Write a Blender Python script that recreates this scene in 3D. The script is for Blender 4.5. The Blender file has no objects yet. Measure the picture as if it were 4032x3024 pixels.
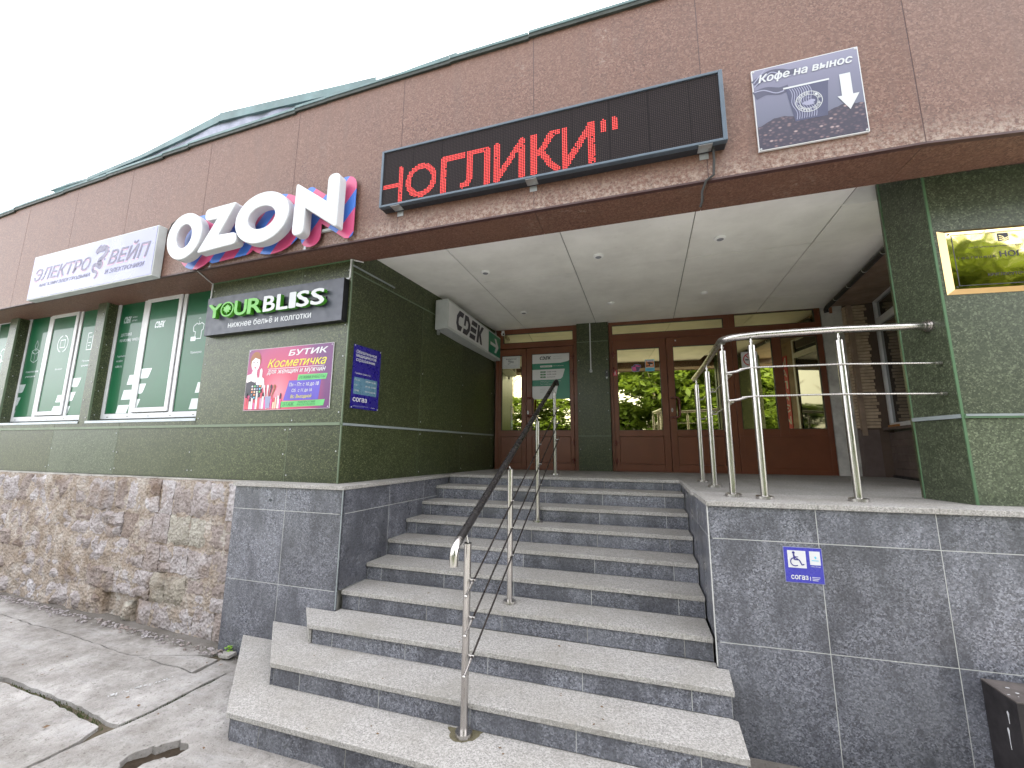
import bpy, math, random
from mathutils import Vector, Matrix, noise
from mathutils.geometry import tessellate_polygon
R = math.radians
S = bpy.context.scene
COL = S.collection

# ------------------------------------------------------------------ camera, light, exposure
cam = bpy.data.cameras.new('camera')
cam.sensor_width = 36
cam.lens = 36 * 1585.2 / 4032
cam.clip_end = 500
cam.clip_start = 0.05
co = bpy.data.objects.new('camera', cam)
COL.objects.link(co)
yaw, pit, rol = -0.2969, 0.1595, 0.0062
right = Vector((math.cos(yaw), -math.sin(yaw), 0))
fwdh = Vector((math.sin(yaw), math.cos(yaw), 0))
fwd = fwdh * math.cos(pit) + Vector((0, 0, 1)) * math.sin(pit)
up = right.cross(fwd)
r2 = right * math.cos(rol) + up * math.sin(rol)
u2 = up * math.cos(rol) - right * math.sin(rol)
mw = Matrix((r2, u2, -fwd)).transposed().to_4x4()
mw.translation = Vector((2.3487, -4.8886, 0.2997))
co.matrix_world = mw
S.camera = co

SUN_EL, SUN_ROT = R(60), R(25)
w = bpy.data.worlds.new('World')
S.world = w
w.use_nodes = True
nt = w.node_tree
bg = nt.nodes['Background']
sky = nt.nodes.new('ShaderNodeTexSky')
sky.sky_type = 'NISHITA'
sky.sun_disc = False
sky.sun_elevation = SUN_EL
sky.sun_rotation = SUN_ROT
sky.air_density = 1.0
sky.dust_density = 3.0
sky.ozone_density = 1.0
hs = nt.nodes.new('ShaderNodeHueSaturation')
hs.inputs['Saturation'].default_value = 0.12
nt.links.new(sky.outputs[0], hs.inputs['Color'])
nt.links.new(hs.outputs[0], bg.inputs[0])
bg.inputs[1].default_value = 0.15
sl = bpy.data.lights.new('sun', 'SUN')
sl.energy = 1.5
sl.angle = R(14)
sl.color = (1, 0.97, 0.94)
so = bpy.data.objects.new('sun', sl)
COL.objects.link(so)
# veiled high sun beyond the roof: the facade itself stands in open shade
az = R(25)
sd = Vector((math.sin(az) * math.cos(SUN_EL), math.cos(az) * math.cos(SUN_EL), math.sin(SUN_EL)))
so.rotation_euler = sd.to_track_quat('Z', 'Y').to_euler()
so.location = (0, -20, 30)
S.view_settings.view_transform = 'Standard'
S.view_settings.look = 'None'
S.view_settings.exposure = 3.08
S.view_settings.gamma = 1
S.render.resolution_x, S.render.resolution_y = 1024, 768
S.cycles.max_bounces = 8
S.cycles.glossy_bounces = 4
S.cycles.use_denoising = True

# ------------------------------------------------------------------ helpers
def lin(c):
    return tuple(((x / 255 + 0.055) / 1.055) ** 2.4 if x / 255 > 0.04045 else x / 255 / 12.92 for x in c)
def rgb(*c):
    return (c[0], c[1], c[2], 1)

class Nodes:
    def __init__(s, name, rough=0.6, metal=0.0, spec=0.5):
        s.m = bpy.data.materials.new(name)
        s.m.use_nodes = True
        s.t = s.m.node_tree
        s.b = s.t.nodes['Principled BSDF']
        s.b.inputs['Roughness'].default_value = rough
        s.b.inputs['Metallic'].default_value = metal
        s.b.inputs['Specular IOR Level'].default_value = spec
        s.geo = s.t.nodes.new('ShaderNodeNewGeometry')
        s.pos = s.geo.outputs['Position']
    def n(s, k, **a):
        x = s.t.nodes.new(k)
        for q, v in a.items():
            setattr(x, q, v)
        return x
    def l(s, a, b):
        s.t.links.new(a, b)
    def noise(s, scale, detail=4, rough=0.55, vec=None, dist=0.0):
        x = s.n('ShaderNodeTexNoise')
        x.inputs['Scale'].default_value = scale
        x.inputs['Detail'].default_value = detail
        x.inputs['Roughness'].default_value = rough
        x.inputs['Distortion'].default_value = dist
        s.l(vec or s.pos, x.inputs['Vector'])
        return x.outputs['Fac']
    def vor(s, scale, out='Color', vec=None, feature='F1'):
        x = s.n('ShaderNodeTexVoronoi', feature=feature)
        x.inputs['Scale'].default_value = scale
        s.l(vec or s.pos, x.inputs['Vector'])
        return x.outputs[out]
    def sepx(s, c, i=0):
        x = s.n('ShaderNodeSeparateXYZ')
        s.l(c, x.inputs[0])
        return x.outputs[i]
    def ramp(s, f, stops, interp='LINEAR'):
        x = s.n('ShaderNodeValToRGB')
        x.color_ramp.interpolation = interp
        e = x.color_ramp.elements
        while len(e) < len(stops):
            e.new(0.5)
        for i, (p, c) in enumerate(stops):
            e[i].position = p
            e[i].color = rgb(*c) if not isinstance(c, (int, float)) else (c, c, c, 1)
        s.l(f, x.inputs[0])
        return x.outputs[0]
    def mix(s, f, a, b, mode='MIX'):
        x = s.n('ShaderNodeMix', data_type='RGBA', blend_type=mode)
        for sock, v in ((0, f), (6, a), (7, b)):
            if isinstance(v, (int, float)):
                x.inputs[sock].default_value = v
            elif isinstance(v, tuple):
                x.inputs[sock].default_value = rgb(*v)
            else:
                s.l(v, x.inputs[sock])
        return x.outputs[2]
    def math(s, op, a, b=0.0, clamp=False):
        x = s.n('ShaderNodeMath', operation=op, use_clamp=clamp)
        for i, v in enumerate((a, b)):
            if isinstance(v, (int, float)):
                x.inputs[i].default_value = v
            else:
                s.l(v, x.inputs[i])
        return x.outputs[0]
    def color(s, c):
        if isinstance(c, tuple):
            s.b.inputs['Base Color'].default_value = rgb(*c)
        else:
            s.l(c, s.b.inputs['Base Color'])
        return s
    def bump(s, f, strength=0.3, dist=0.01):
        x = s.n('ShaderNodeBump')
        x.inputs['Strength'].default_value = strength
        x.inputs['Distance'].default_value = dist
        s.l(f, x.inputs['Height'])
        s.l(x.outputs[0], s.b.inputs['Normal'])
        return s
    def set(s, **k):
        for a, v in k.items():
            s.b.inputs[a.replace('_', ' ')].default_value = v
        return s

def scaled(g, sx, sy, sz):
    x = g.n('ShaderNodeMapping')
    x.inputs['Scale'].default_value = (sx, sy, sz)
    g.l(g.pos, x.inputs['Vector'])
    return x.outputs[0]

def objrand(g):
    return g.n('ShaderNodeObjectInfo').outputs['Random']

MATS = {}
def simple(name, c, rough=0.5, metal=0, spec=0.5, var=0.08, vs=6):
    """one paint or plastic, with a little soiling"""
    g = Nodes(name, rough, metal, spec)
    d = tuple(x * (1 - 2.2 * var) for x in c)
    e = tuple(min(1, x * (1 + var)) for x in c)
    g.color(g.ramp(g.noise(vs, 6, 0.65), [(0.25, d), (0.75, e)]))
    g.l(g.ramp(g.noise(vs * 3, 3), [(0.3, max(0, rough - 0.08)), (0.7, min(1, rough + 0.1))]), g.b.inputs['Roughness'])
    MATS[name] = g.m
    return g.m

# brown red granite chip panels of the fascia
g = Nodes('brown_granite', 0.55)
wv = g.n('ShaderNodeVectorMath', operation='ADD')
nz = g.n('ShaderNodeTexNoise'); nz.inputs['Scale'].default_value = 60
g.l(g.pos, nz.inputs['Vector'])
sc = g.n('ShaderNodeVectorMath', operation='SCALE'); sc.inputs['Scale'].default_value = 0.02
g.l(nz.outputs['Color'], sc.inputs[0]); g.l(g.pos, wv.inputs[0]); g.l(sc.outputs[0], wv.inputs[1])
chip = g.sepx(g.vor(100, vec=wv.outputs[0]))
base = g.ramp(chip, [(0.0, (0.078, 0.034, 0.023)), (0.35, (0.118, 0.054, 0.038)), (0.7, (0.147, 0.071, 0.051)), (1.0, (0.21, 0.118, 0.090))])
base = g.mix(g.ramp(g.noise(1.1, 4), [(0.35, 0.0), (0.7, 0.45)]), base, (0.155, 0.078, 0.052))
# lime bloom near the bottom edge of the panels and odd white patches
z = g.sepx(g.pos, 2)
low = g.math('SUBTRACT', 1.0, g.math('MULTIPLY', g.math('ABSOLUTE', g.math('SUBTRACT', z, 2.215)), 5.2), True)
x_ = g.sepx(g.pos, 0)
xr = g.ramp(g.math('MULTIPLY', g.math('ADD', x_, 6.0), 0.1), [(0.3, 0.25), (0.66, 1.0), (1.0, 1.0)])
nzv = g.math('SUBTRACT', 1.0, g.math('ABSOLUTE', g.sepx(g.geo.outputs['Normal'], 2)), True)
low = g.math('MULTIPLY', low, nzv)
m1 = g.math('MULTIPLY', g.math('MULTIPLY', low, xr), g.ramp(g.noise(38, 8, 0.75), [(0.44, 0.0), (0.60, 0.9)]))
m2 = g.math('MULTIPLY', g.ramp(g.noise(1.9, 3), [(0.60, 0.0), (0.72, 1.0)]), g.ramp(g.noise(26, 8, 0.75), [(0.52, 0.0), (0.66, 0.75)]))
bl = g.math('MULTIPLY', g.math('MAXIMUM', m1, g.math('MULTIPLY', m2, xr)), 0.85, True)
base = g.mix(bl, base, (0.36, 0.29, 0.245))
# damp streaks running down
st = g.ramp(g.noise(3.0, 5, 0.6, scaled(g, 3.5, 3.5, 0.35)), [(0.5, 0.0), (0.75, 0.4)])
base = g.mix(st, base, (0.10, 0.058, 0.046))
g.color(base)
g.bump(chip, 0.25, 0.003)
MATS['fascia'] = g.m

def green(name, a, b, c, d, dirt):
    g = Nodes(name, 0.36, 0, 0.45)
    chip = g.sepx(g.vor(115))
    chip2 = g.sepx(g.vor(42), 1)
    base = g.ramp(chip, [(0.0, a), (0.5, b), (0.85, c), (1.0, d)])
    base = g.mix(g.ramp(chip2, [(0.75, 0.0), (0.95, 0.6)]), base, a)
    base = g.mix(g.ramp(g.noise(1.3, 5), [(0.4, 0.0), (0.75, dirt)]), base, (0.12, 0.14, 0.10))
    k = g.n('ShaderNodeMix', data_type='RGBA', blend_type='MULTIPLY')
    k.inputs[0].default_value = 1
    g.l(base, k.inputs[6])
    g.l(g.ramp(objrand(g), [(0.0, 0.82), (1.0, 1.15)]), k.inputs[7])
    g.color(k.outputs[2])
    g.bump(chip, 0.12, 0.002)
    MATS[name] = g.m
green('green_granite', (0.018, 0.0235, 0.0095), (0.037, 0.0455, 0.019), (0.066, 0.079, 0.034), (0.125, 0.138, 0.07), 0.12)
green('pale_green_granite', (0.031, 0.042, 0.024), (0.057, 0.075, 0.044), (0.09, 0.112, 0.068), (0.15, 0.18, 0.12), 0.3)
green('column_granite', (0.032, 0.039, 0.024), (0.058, 0.070, 0.042), (0.092, 0.108, 0.067), (0.16, 0.18, 0.12), 0.22)

# dark polished granite tiles
g = Nodes('grey_granite', 0.30, 0, 0.5)
v1 = g.sepx(g.vor(130)); v2 = g.sepx(g.vor(60), 1)
base = g.ramp(v1, [(0.0, (0.048, 0.050, 0.064)), (0.4, (0.118, 0.121, 0.145)), (0.75, (0.178, 0.182, 0.215)), (1.0, (0.26, 0.265, 0.305))])
base = g.mix(g.ramp(v2, [(0.7, 0.0), (0.95, 0.5)]), base, (0.035, 0.034, 0.038))
base = g.mix(g.ramp(g.noise(2.2, 5, 0.6), [(0.42, 0.0), (0.7, 0.45)]), base, (0.15, 0.155, 0.175))
base = g.mix(g.ramp(g.noise(3.1, 4, 0.6, scaled(g, 1.4, 1.4, 0.7)), [(0.47, 0.0), (0.62, 0.62)]), base, (0.050, 0.051, 0.062))
k = g.n('ShaderNodeMix', data_type='RGBA', blend_type='MULTIPLY'); k.inputs[0].default_value = 1
g.l(base, k.inputs[6]); g.l(g.ramp(objrand(g), [(0.0, 0.82), (1.0, 1.18)]), k.inputs[7])
# dark mineral inclusions
inc = g.ramp(g.vor(1.6, 'Distance', scaled(g, 1, 1, 1.5)), [(0.035, 1.0), (0.042, 0.0)])
g.color(g.mix(inc, k.outputs[2], (0.03, 0.035, 0.045)))
g.l(g.ramp(g.noise(5, 4), [(0.3, 0.22), (0.7, 0.42)]), g.b.inputs['Roughness'])
MATS['granite'] = g.m

def flamed(name, k0, rough=0.75):
    g = Nodes(name, rough, 0, 0.35)
    v1 = g.sepx(g.vor(150)); v2 = g.sepx(g.vor(70), 1)
    base = g.ramp(v1, [(0.0, tuple(x * 0.62 for x in k0)), (0.45, k0), (1.0, tuple(x * 1.35 for x in k0))])
    base = g.mix(g.ramp(v2, [(0.6, 0.0), (1.0, 0.4)]), base, tuple(x * 0.7 for x in k0))
    base = g.mix(g.ramp(g.noise(2.4, 6, 0.62), [(0.42, 0.0), (0.72, 0.55)]), base, (k0[0] * 0.72, k0[1] * 0.70, k0[2] * 0.64))
    base = g.mix(g.ramp(g.noise(9, 6, 0.7), [(0.6, 0.0), (0.8, 0.35)]), base, (k0[0] * 0.6, k0[1] * 0.55, k0[2] * 0.45))
    g.color(base)
    g.bump(v1, 0.25, 0.0015)
    MATS[name] = g.m
flamed('tread_granite', (0.315, 0.300, 0.288))
flamed('landing_granite', (0.25, 0.24, 0.23))

# concrete paving
g = Nodes('concrete', 0.9, 0, 0.2)
base = g.ramp(g.noise(1.6, 9, 0.7), [(0.34, (0.19, 0.172, 0.158)), (0.5, (0.32, 0.30, 0.285)), (0.64, (0.47, 0.445, 0.435))])
base = g.mix(g.ramp(g.noise(14, 8, 0.7), [(0.5, 0.0), (0.72, 0.55)]), base, (0.135, 0.125, 0.115))
base = g.mix(g.ramp(g.vor(38, 'Distance'), [(0.10, 0.7), (0.16, 0.0)]), base, (0.34, 0.33, 0.32))
base = g.mix(g.ramp(g.noise(60, 3), [(0.58, 0.0), (0.70, 0.6)]), base, (0.10, 0.092, 0.08))
base = g.mix(g.ramp(g.noise(5, 8, 0.75, scaled(g, 0.45, 2.2, 1)), [(0.5, 0.0), (0.68, 0.6)]), base, (0.40, 0.385, 0.385))
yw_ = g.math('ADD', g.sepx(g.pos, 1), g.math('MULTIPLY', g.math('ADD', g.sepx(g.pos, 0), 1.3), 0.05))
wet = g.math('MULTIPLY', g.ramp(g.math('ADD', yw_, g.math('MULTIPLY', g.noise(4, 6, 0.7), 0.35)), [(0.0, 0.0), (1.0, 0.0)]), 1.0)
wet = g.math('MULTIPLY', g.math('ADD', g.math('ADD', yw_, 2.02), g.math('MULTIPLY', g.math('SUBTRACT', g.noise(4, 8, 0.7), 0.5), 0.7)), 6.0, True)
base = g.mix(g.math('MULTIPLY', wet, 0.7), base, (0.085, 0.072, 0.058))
g.color(base)
hgt = g.mix(0.5, g.noise(8, 10, 0.75), g.noise(70, 6, 0.7))
g.bump(hgt, 0.9, 0.03)
MATS['concrete'] = g.m

g = Nodes('earth', 0.95, 0, 0.1)
g.color(g.ramp(g.noise(9, 8, 0.7), [(0.3, (0.022, 0.016, 0.012)), (0.7, (0.055, 0.042, 0.03))]))
g.bump(g.noise(30, 8, 0.7), 0.7, 0.02)
MATS['earth'] = g.m
g = Nodes('crack_dirt', 0.95, 0, 0.1)
g.color(g.ramp(g.noise(25, 8, 0.7), [(0.3, (0.05, 0.042, 0.03)), (0.7, (0.14, 0.115, 0.085))]))
MATS['crack_dirt'] = g.m
g = Nodes('asphalt', 0.9, 0, 0.2)
g.color(g.ramp(g.noise(40, 6, 0.7), [(0.3, (0.15, 0.147, 0.143)), (0.7, (0.24, 0.235, 0.23))]))
MATS['asphalt'] = g.m
g = Nodes('grass_bank', 0.95, 0, 0.1)
g.color(g.ramp(g.noise(3, 8, 0.7), [(0.3, (0.07, 0.08, 0.04)), (0.7, (0.16, 0.17, 0.09))]))
MATS['bank'] = g.m

# rubble stone and its mortar
def stone(name, a, b, c, rnd=True):
    g = Nodes(name, 0.92, 0, 0.15)
    base = g.ramp(g.noise(5.5, 9, 0.72), [(0.28, a), (0.5, b), (0.74, c)])
    base = g.mix(g.ramp(g.noise(21, 8, 0.7), [(0.55, 0.0), (0.7, 0.6)]), base, (0.40, 0.37, 0.37))
    base = g.mix(g.ramp(g.noise(17, 8, 0.75, scaled(g, 1, 1, 1.4)), [(0.54, 0.0), (0.66, 0.8)]), base, (0.085, 0.066, 0.055))
    base = g.mix(g.ramp(g.noise(3.2, 3), [(0.5, 0.0), (0.66, 0.55)]), base, (0.20, 0.14, 0.095))
    if rnd:
        k = g.n('ShaderNodeMix', data_type='RGBA', blend_type='MULTIPLY'); k.inputs[0].default_value = 1
        g.l(base, k.inputs[6]); g.l(g.ramp(objrand(g), [(0.0, (0.66, 0.57, 0.50)), (0.3, (0.90, 0.86, 0.84)), (1.0, (1.12, 1.12, 1.14))]), k.inputs[7])
        base = k.outputs[2]
    g.color(base)
    g.bump(g.mix(0.5, g.noise(16, 10, 0.75), g.vor(30, 'Distance')), 1.0, 0.035)
    MATS[name] = g.m
stone('rubble', (0.17, 0.138, 0.125), (0.37, 0.34, 0.345), (0.52, 0.50, 0.52))
stone('mortar', (0.19, 0.14, 0.10), (0.34, 0.285, 0.245), (0.50, 0.47, 0.45), False)
stone('lichen_block', (0.19, 0.17, 0.14), (0.34, 0.32, 0.28), (0.46, 0.44, 0.39))

# ceiling boards
g = Nodes('ceiling_board', 0.5, 0, 0.4)
base = g.ramp(g.noise(1.8, 6, 0.6), [(0.35, (0.68, 0.67, 0.64)), (0.65, (0.82, 0.81, 0.78))])
base = g.mix(g.ramp(g.noise(4, 8, 0.7, scaled(g, 1, 2.4, 1)), [(0.5, 0.0), (0.7, 0.4)]), base, (0.84, 0.83, 0.80))
base = g.mix(g.ramp(g.noise(11, 6, 0.7), [(0.6, 0.0), (0.78, 0.35)]), base, (0.48, 0.46, 0.42))
g.color(base)
MATS['ceiling'] = g.m

# reflective solar glass of the doors
g = Nodes('mirror_glass', 0.015, 1.0)
g.color((0.88, 0.80, 0.46))
g.bump(g.noise(1.6, 2), 0.05, 0.01)
MATS['mirror'] = g.m
g = Nodes('brass', 0.045, 1.0)
g.color(g.ramp(g.noise(4, 4), [(0.3, (0.86, 0.66, 0.28)), (0.7, (0.97, 0.80, 0.40))]))
g.bump(g.noise(5, 2), 0.12, 0.01)
MATS['brass'] = g.m
g = Nodes('brass_edge', 0.35, 1.0)
g.color((0.62, 0.44, 0.22))
MATS['brass_edge'] = g.m
# stainless steel, brushed
g = Nodes('steel', 0.16, 1.0)
g.color((0.50, 0.475, 0.46))
g.l(g.ramp(g.noise(4, 5, 0.7, scaled(g, 60, 60, 1)), [(0.3, 0.20), (0.7, 0.36)]), g.b.inputs['Roughness'])
MATS['steel'] = g.m
simple('grip', (0.020, 0.018, 0.019), 0.28, 0, 0.5)
simple('rod', (0.06, 0.05, 0.048), 0.3, 0.6)
simple('white_pvc', (0.60, 0.60, 0.62), 0.35, 0, 0.5, 0.06, 8)
simple('white_sheet', (0.45, 0.47, 0.475), 0.4, 0, 0.5, 0.07)
simple('green_trim', (0.08, 0.155, 0.08), 0.45)
simple('pale_trim', (0.125, 0.165, 0.105), 0.45)
simple('grey_trim', (0.25, 0.28, 0.29), 0.4)
simple('brown_trim', (0.060, 0.026, 0.026), 0.5)
simple('door_paint', (0.150, 0.048, 0.022), 0.42, 0, 0.45, 0.10, 3)
simple('dark', (0.012, 0.012, 0.013), 0.5)
simple('rubber', (0.02, 0.018, 0.018), 0.6)
simple('black_paint', (0.03, 0.03, 0.034), 0.4)
simple('led_frame', (0.075, 0.10, 0.13), 0.38, 0.3)
simple('led_side', (0.018, 0.020, 0.026), 0.5)
simple('zinc', (0.42, 0.43, 0.44), 0.4, 0.8)
simple('flash_green', (0.11, 0.18, 0.19), 0.5, 0.0, 0.5, 0.2, 3)
simple('flash_edge', (0.035, 0.042, 0.036), 0.6, 0.0, 0.4, 0.25, 8)
g = Nodes('old_sheet', 0.5, 0.2)
g.color(g.ramp(g.noise(6, 8, 0.7), [(0.35, (0.19, 0.20, 0.27)), (0.6, (0.32, 0.33, 0.42)), (0.75, (0.50, 0.50, 0.56))]))
MATS['old_sheet'] = g.m
simple('sill_metal', (0.42, 0.46, 0.50), 0.4, 0.3)
simple('grout', (0.46, 0.46, 0.45), 0.8)
simple('dirt_mark', (0.13, 0.115, 0.075), 0.9, 0, 0.1, 0.25, 30)
simple('dry_leaf', (0.16, 0.10, 0.06), 0.8, 0, 0.1)
simple('lamp_rim', (0.85, 0.85, 0.85), 0.4)
simple('dark_grout', (0.30, 0.29, 0.27), 0.8)
simple('plaster', (0.46, 0.44, 0.41), 0.85, 0, 0.2, 0.22, 5)
simple('rust', (0.28, 0.12, 0.07), 0.8, 0, 0.2, 0.2, 20)
simple('brick', (0.50, 0.38, 0.27), 0.85, 0, 0.2, 0.2, 9)
simple('brick_gap', (0.09, 0.06, 0.045), 0.9)
simple('wood_board', (0.30, 0.215, 0.16), 0.6, 0, 0.3, 0.2, 5)
simple('dado_board', (0.14, 0.105, 0.095), 0.6, 0, 0.3, 0.15, 5)
simple('orange_wood', (0.36, 0.16, 0.05), 0.6, 0, 0.3)
simple('sign_dark', (0.048, 0.052, 0.072), 0.42)
simple('sign_side', (0.008, 0.008, 0.011), 0.4)
simple('sign_green', (0.09, 0.36, 0.025), 0.35, 0, 0.5, 0.03)
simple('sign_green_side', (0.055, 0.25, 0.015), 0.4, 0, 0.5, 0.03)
simple('letter_white', (0.50, 0.51, 0.535), 0.35, 0, 0.4, 0.01, 1)
simple('lavender_panel', (0.245, 0.25, 0.40), 0.3, 0, 0.4, 0.01, 1)
simple('print_violet', (0.075, 0.065, 0.13), 0.4)
simple('print_pink', (0.50, 0.26, 0.38), 0.4)
simple('navy', (0.020, 0.014, 0.18), 0.28, 0, 0.5, 0.05)
simple('navy_bright', (0.035, 0.035, 0.34), 0.28, 0, 0.5, 0.05)
simple('print_white', (0.58, 0.58, 0.60), 0.4, 0, 0.5, 0.02)
simple('print_black', (0.018, 0.014, 0.03), 0.4)
simple('print_yellow', (0.62, 0.56, 0.04), 0.4)
simple('print_green', (0.10, 0.44, 0.13), 0.4)
simple('print_darkgreen', (0.03, 0.16, 0.06), 0.4)
simple('print_blue', (0.09, 0.06, 0.42), 0.4)
simple('skin', (0.78, 0.50, 0.38), 0.5)
simple('skin_white', (0.80, 0.72, 0.74), 0.5)
simple('hair', (0.28, 0.11, 0.05), 0.5)
simple('lips', (0.6, 0.08, 0.12), 0.5)
simple('cyan_print', (0.10, 0.45, 0.62), 0.4)
simple('orange_print', (0.72, 0.25, 0.09), 0.4)
simple('red_print', (0.50, 0.03, 0.05), 0.4)
simple('pink_print', (0.70, 0.10, 0.30), 0.4)
simple('faded_blue', (0.10, 0.20, 0.28), 0.3)
simple('cdek_green', (0.010, 0.17, 0.10), 0.35, 0, 0.5, 0.05)
simple('grey_print', (0.30, 0.31, 0.33), 0.5)
simple('bin_metal', (0.028, 0.024, 0.026), 0.55, 0, 0.4, 0.3, 7)
simple('bin_top', (0.10, 0.085, 0.08), 0.6, 0, 0.4, 0.3, 9)
simple('moss', (0.07, 0.09, 0.035), 0.95, 0, 0.1, 0.3, 40)
simple('pothole', (0.05, 0.038, 0.028), 0.95, 0, 0.1, 0.3, 20)
simple('leaf_bright', (0.16, 0.30, 0.03), 0.6)
simple('bark', (0.42, 0.38, 0.33), 0.85, 0, 0.1, 0.3, 6)
simple('lamp_glass', (0.30, 0.31, 0.34), 0.2)

# green film on the shop windows, behind glossy glass
g = Nodes('window_film', 0.35, 0, 0.15)
g.color(g.ramp(g.noise(0.9, 4, 0.6), [(0.35, (0.004, 0.075, 0.030)), (0.7, (0.008, 0.105, 0.043))]))
g.set(Coat_Weight=0.4, Coat_Roughness=0.02)
g.b.inputs['Coat IOR'].default_value = 1.5
MATS['film'] = g.m
g = Nodes('window_print', 0.35, 0, 0.5)
g.color((0.36, 0.42, 0.42))
g.set(Coat_Weight=1.0, Coat_Roughness=0.02)
MATS['film_print'] = g.m
g = Nodes('dark_glass', 0.03, 0, 0.8)
g.color((0.02, 0.024, 0.025))
g.set(Coat_Weight=1.0)
MATS['dark_glass'] = g.m

# blue and pink stripes of the backing plate
g = Nodes('striped_plate', 0.35)
sv = g.n('ShaderNodeVectorMath', operation='DOT_PRODUCT')
g.l(g.pos, sv.inputs[0]); sv.inputs[1].default_value = (2.75, 0.0, -2.3)
fr = g.math('FRACT', sv.outputs['Value'])
g.color(g.ramp(fr, [(0.0, (0.50, 0.065, 0.17)), (0.55, (0.50, 0.065, 0.17)), (0.56, (0.045, 0.15, 0.52)), (1.0, (0.045, 0.15, 0.52))], 'CONSTANT'))
MATS['stripes'] = g.m

# led matrix face: dark louvred modules with a fine grid of unlit dots
g = Nodes('led_face', 0.8, 0, 0.12)
vv = scaled(g, 1 / 0.0142, 1, 1 / 0.0142)
fx = g.math('ABSOLUTE', g.math('SUBTRACT', g.math('FRACT', g.sepx(vv, 0)), 0.5))
fz = g.math('ABSOLUTE', g.math('SUBTRACT', g.math('FRACT', g.sepx(vv, 2)), 0.5))
dot = g.math('LESS_THAN', g.math('ADD', g.math('MULTIPLY', fx, fx), g.math('MULTIPLY', fz, fz)), 0.07)
mx = g.math('GREATER_THAN', g.math('ABSOLUTE', g.math('SUBTRACT', g.math('FRACT', g.sepx(scaled(g, 1 / 0.2815, 1, 1), 0)), 0.5)), 0.49)
g.color(g.mix(mx, g.mix(dot, (0.016, 0.013, 0.0145), (0.045, 0.034, 0.034)), (0.012, 0.010, 0.011)))
g.bump(g.math('MULTIPLY', fz, 1.0), 0.4, 0.004)
MATS['led_face'] = g.m
g = Nodes('led_red', 0.4)
g.color((0.5, 0.02, 0.02))
g.b.inputs['Emission Color'].default_value = (1.0, 0.055, 0.04, 1)
g.b.inputs['Emission Strength'].default_value = 0.15
MATS['led_red'] = g.m

# printed posters
g = Nodes('poster_print', 0.35)
px, pz = g.sepx(g.pos, 0), g.sepx(g.pos, 2)
dx = g.math('SUBTRACT', px, -1.17); dz = g.math('SUBTRACT', pz, 0.85)
dd = g.math('SQRT', g.math('ADD', g.math('MULTIPLY', dx, dx), g.math('MULTIPLY', g.math('MULTIPLY', dz, dz), 0.8)))
g.color(g.ramp(dd, [(0.0, (0.70, 0.22, 0.28)), (0.22, (0.45, 0.045, 0.10)), (0.45, (0.34, 0.03, 0.13)), (0.62, (0.11, 0.02, 0.12))]))
MATS['poster'] = g.m
g = Nodes('coffee_print', 0.3)
pz = g.sepx(g.pos, 2)
g.color(g.ramp(g.math('DIVIDE', g.math('SUBTRACT', pz, 2.34), 0.64), [(0.0, (0.05, 0.05, 0.085)), (0.35, (0.095, 0.10, 0.155)), (0.75, (0.13, 0.128, 0.20)), (1.0, (0.18, 0.177, 0.26))]))
MATS['coffee'] = g.m
g = Nodes('bean_print', 0.4)
vb = g.sepx(g.vor(34, vec=scaled(g, 1, 1, 1.5)))
g.color(g.mix(g.ramp(g.vor(34, 'Distance', scaled(g, 1, 1, 1.5)), [(0.15, 0.0), (0.5, 1.0)]), g.ramp(vb, [(0.0, (0.045, 0.03, 0.055)), (0.6, (0.10, 0.062, 0.08)), (0.9, (0.20, 0.125, 0.13)), (1.0, (0.36, 0.26, 0.26))]), (0.022, 0.016, 0.038)))
MATS['beans'] = g.m
simple('coffee_wave', (0.05, 0.05, 0.095), 0.4)
simple('cup_print', (0.042, 0.045, 0.10), 0.4)
simple('cup_line', (0.25, 0.25, 0.36), 0.4)

# tree foliage
def leafmat(name, a, b, c):
    g = Nodes(name, 0.6, 0, 0.3)
    g.color(g.ramp(g.noise(1.7, 5, 0.7), [(0.3, a), (0.5, b), (0.7, c)]))
    tr = g.n('ShaderNodeBsdfTranslucent')
    tr.inputs[0].default_value = rgb(*[min(1, x * 1.5) for x in c])
    ad = g.n('ShaderNodeMixShader'); ad.inputs[0].default_value = 0.35
    g.l(g.b.outputs[0], ad.inputs[1]); g.l(tr.outputs[0], ad.inputs[2])
    g.l(ad.outputs[0], g.t.nodes['Material Output'].inputs[0])
    MATS[name] = g.m
leafmat('leaves', (0.020, 0.038, 0.005), (0.052, 0.085, 0.010), (0.095, 0.14, 0.018))
leafmat('leaves_light', (0.032, 0.055, 0.008), (0.075, 0.115, 0.014), (0.12, 0.17, 0.025))

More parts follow.
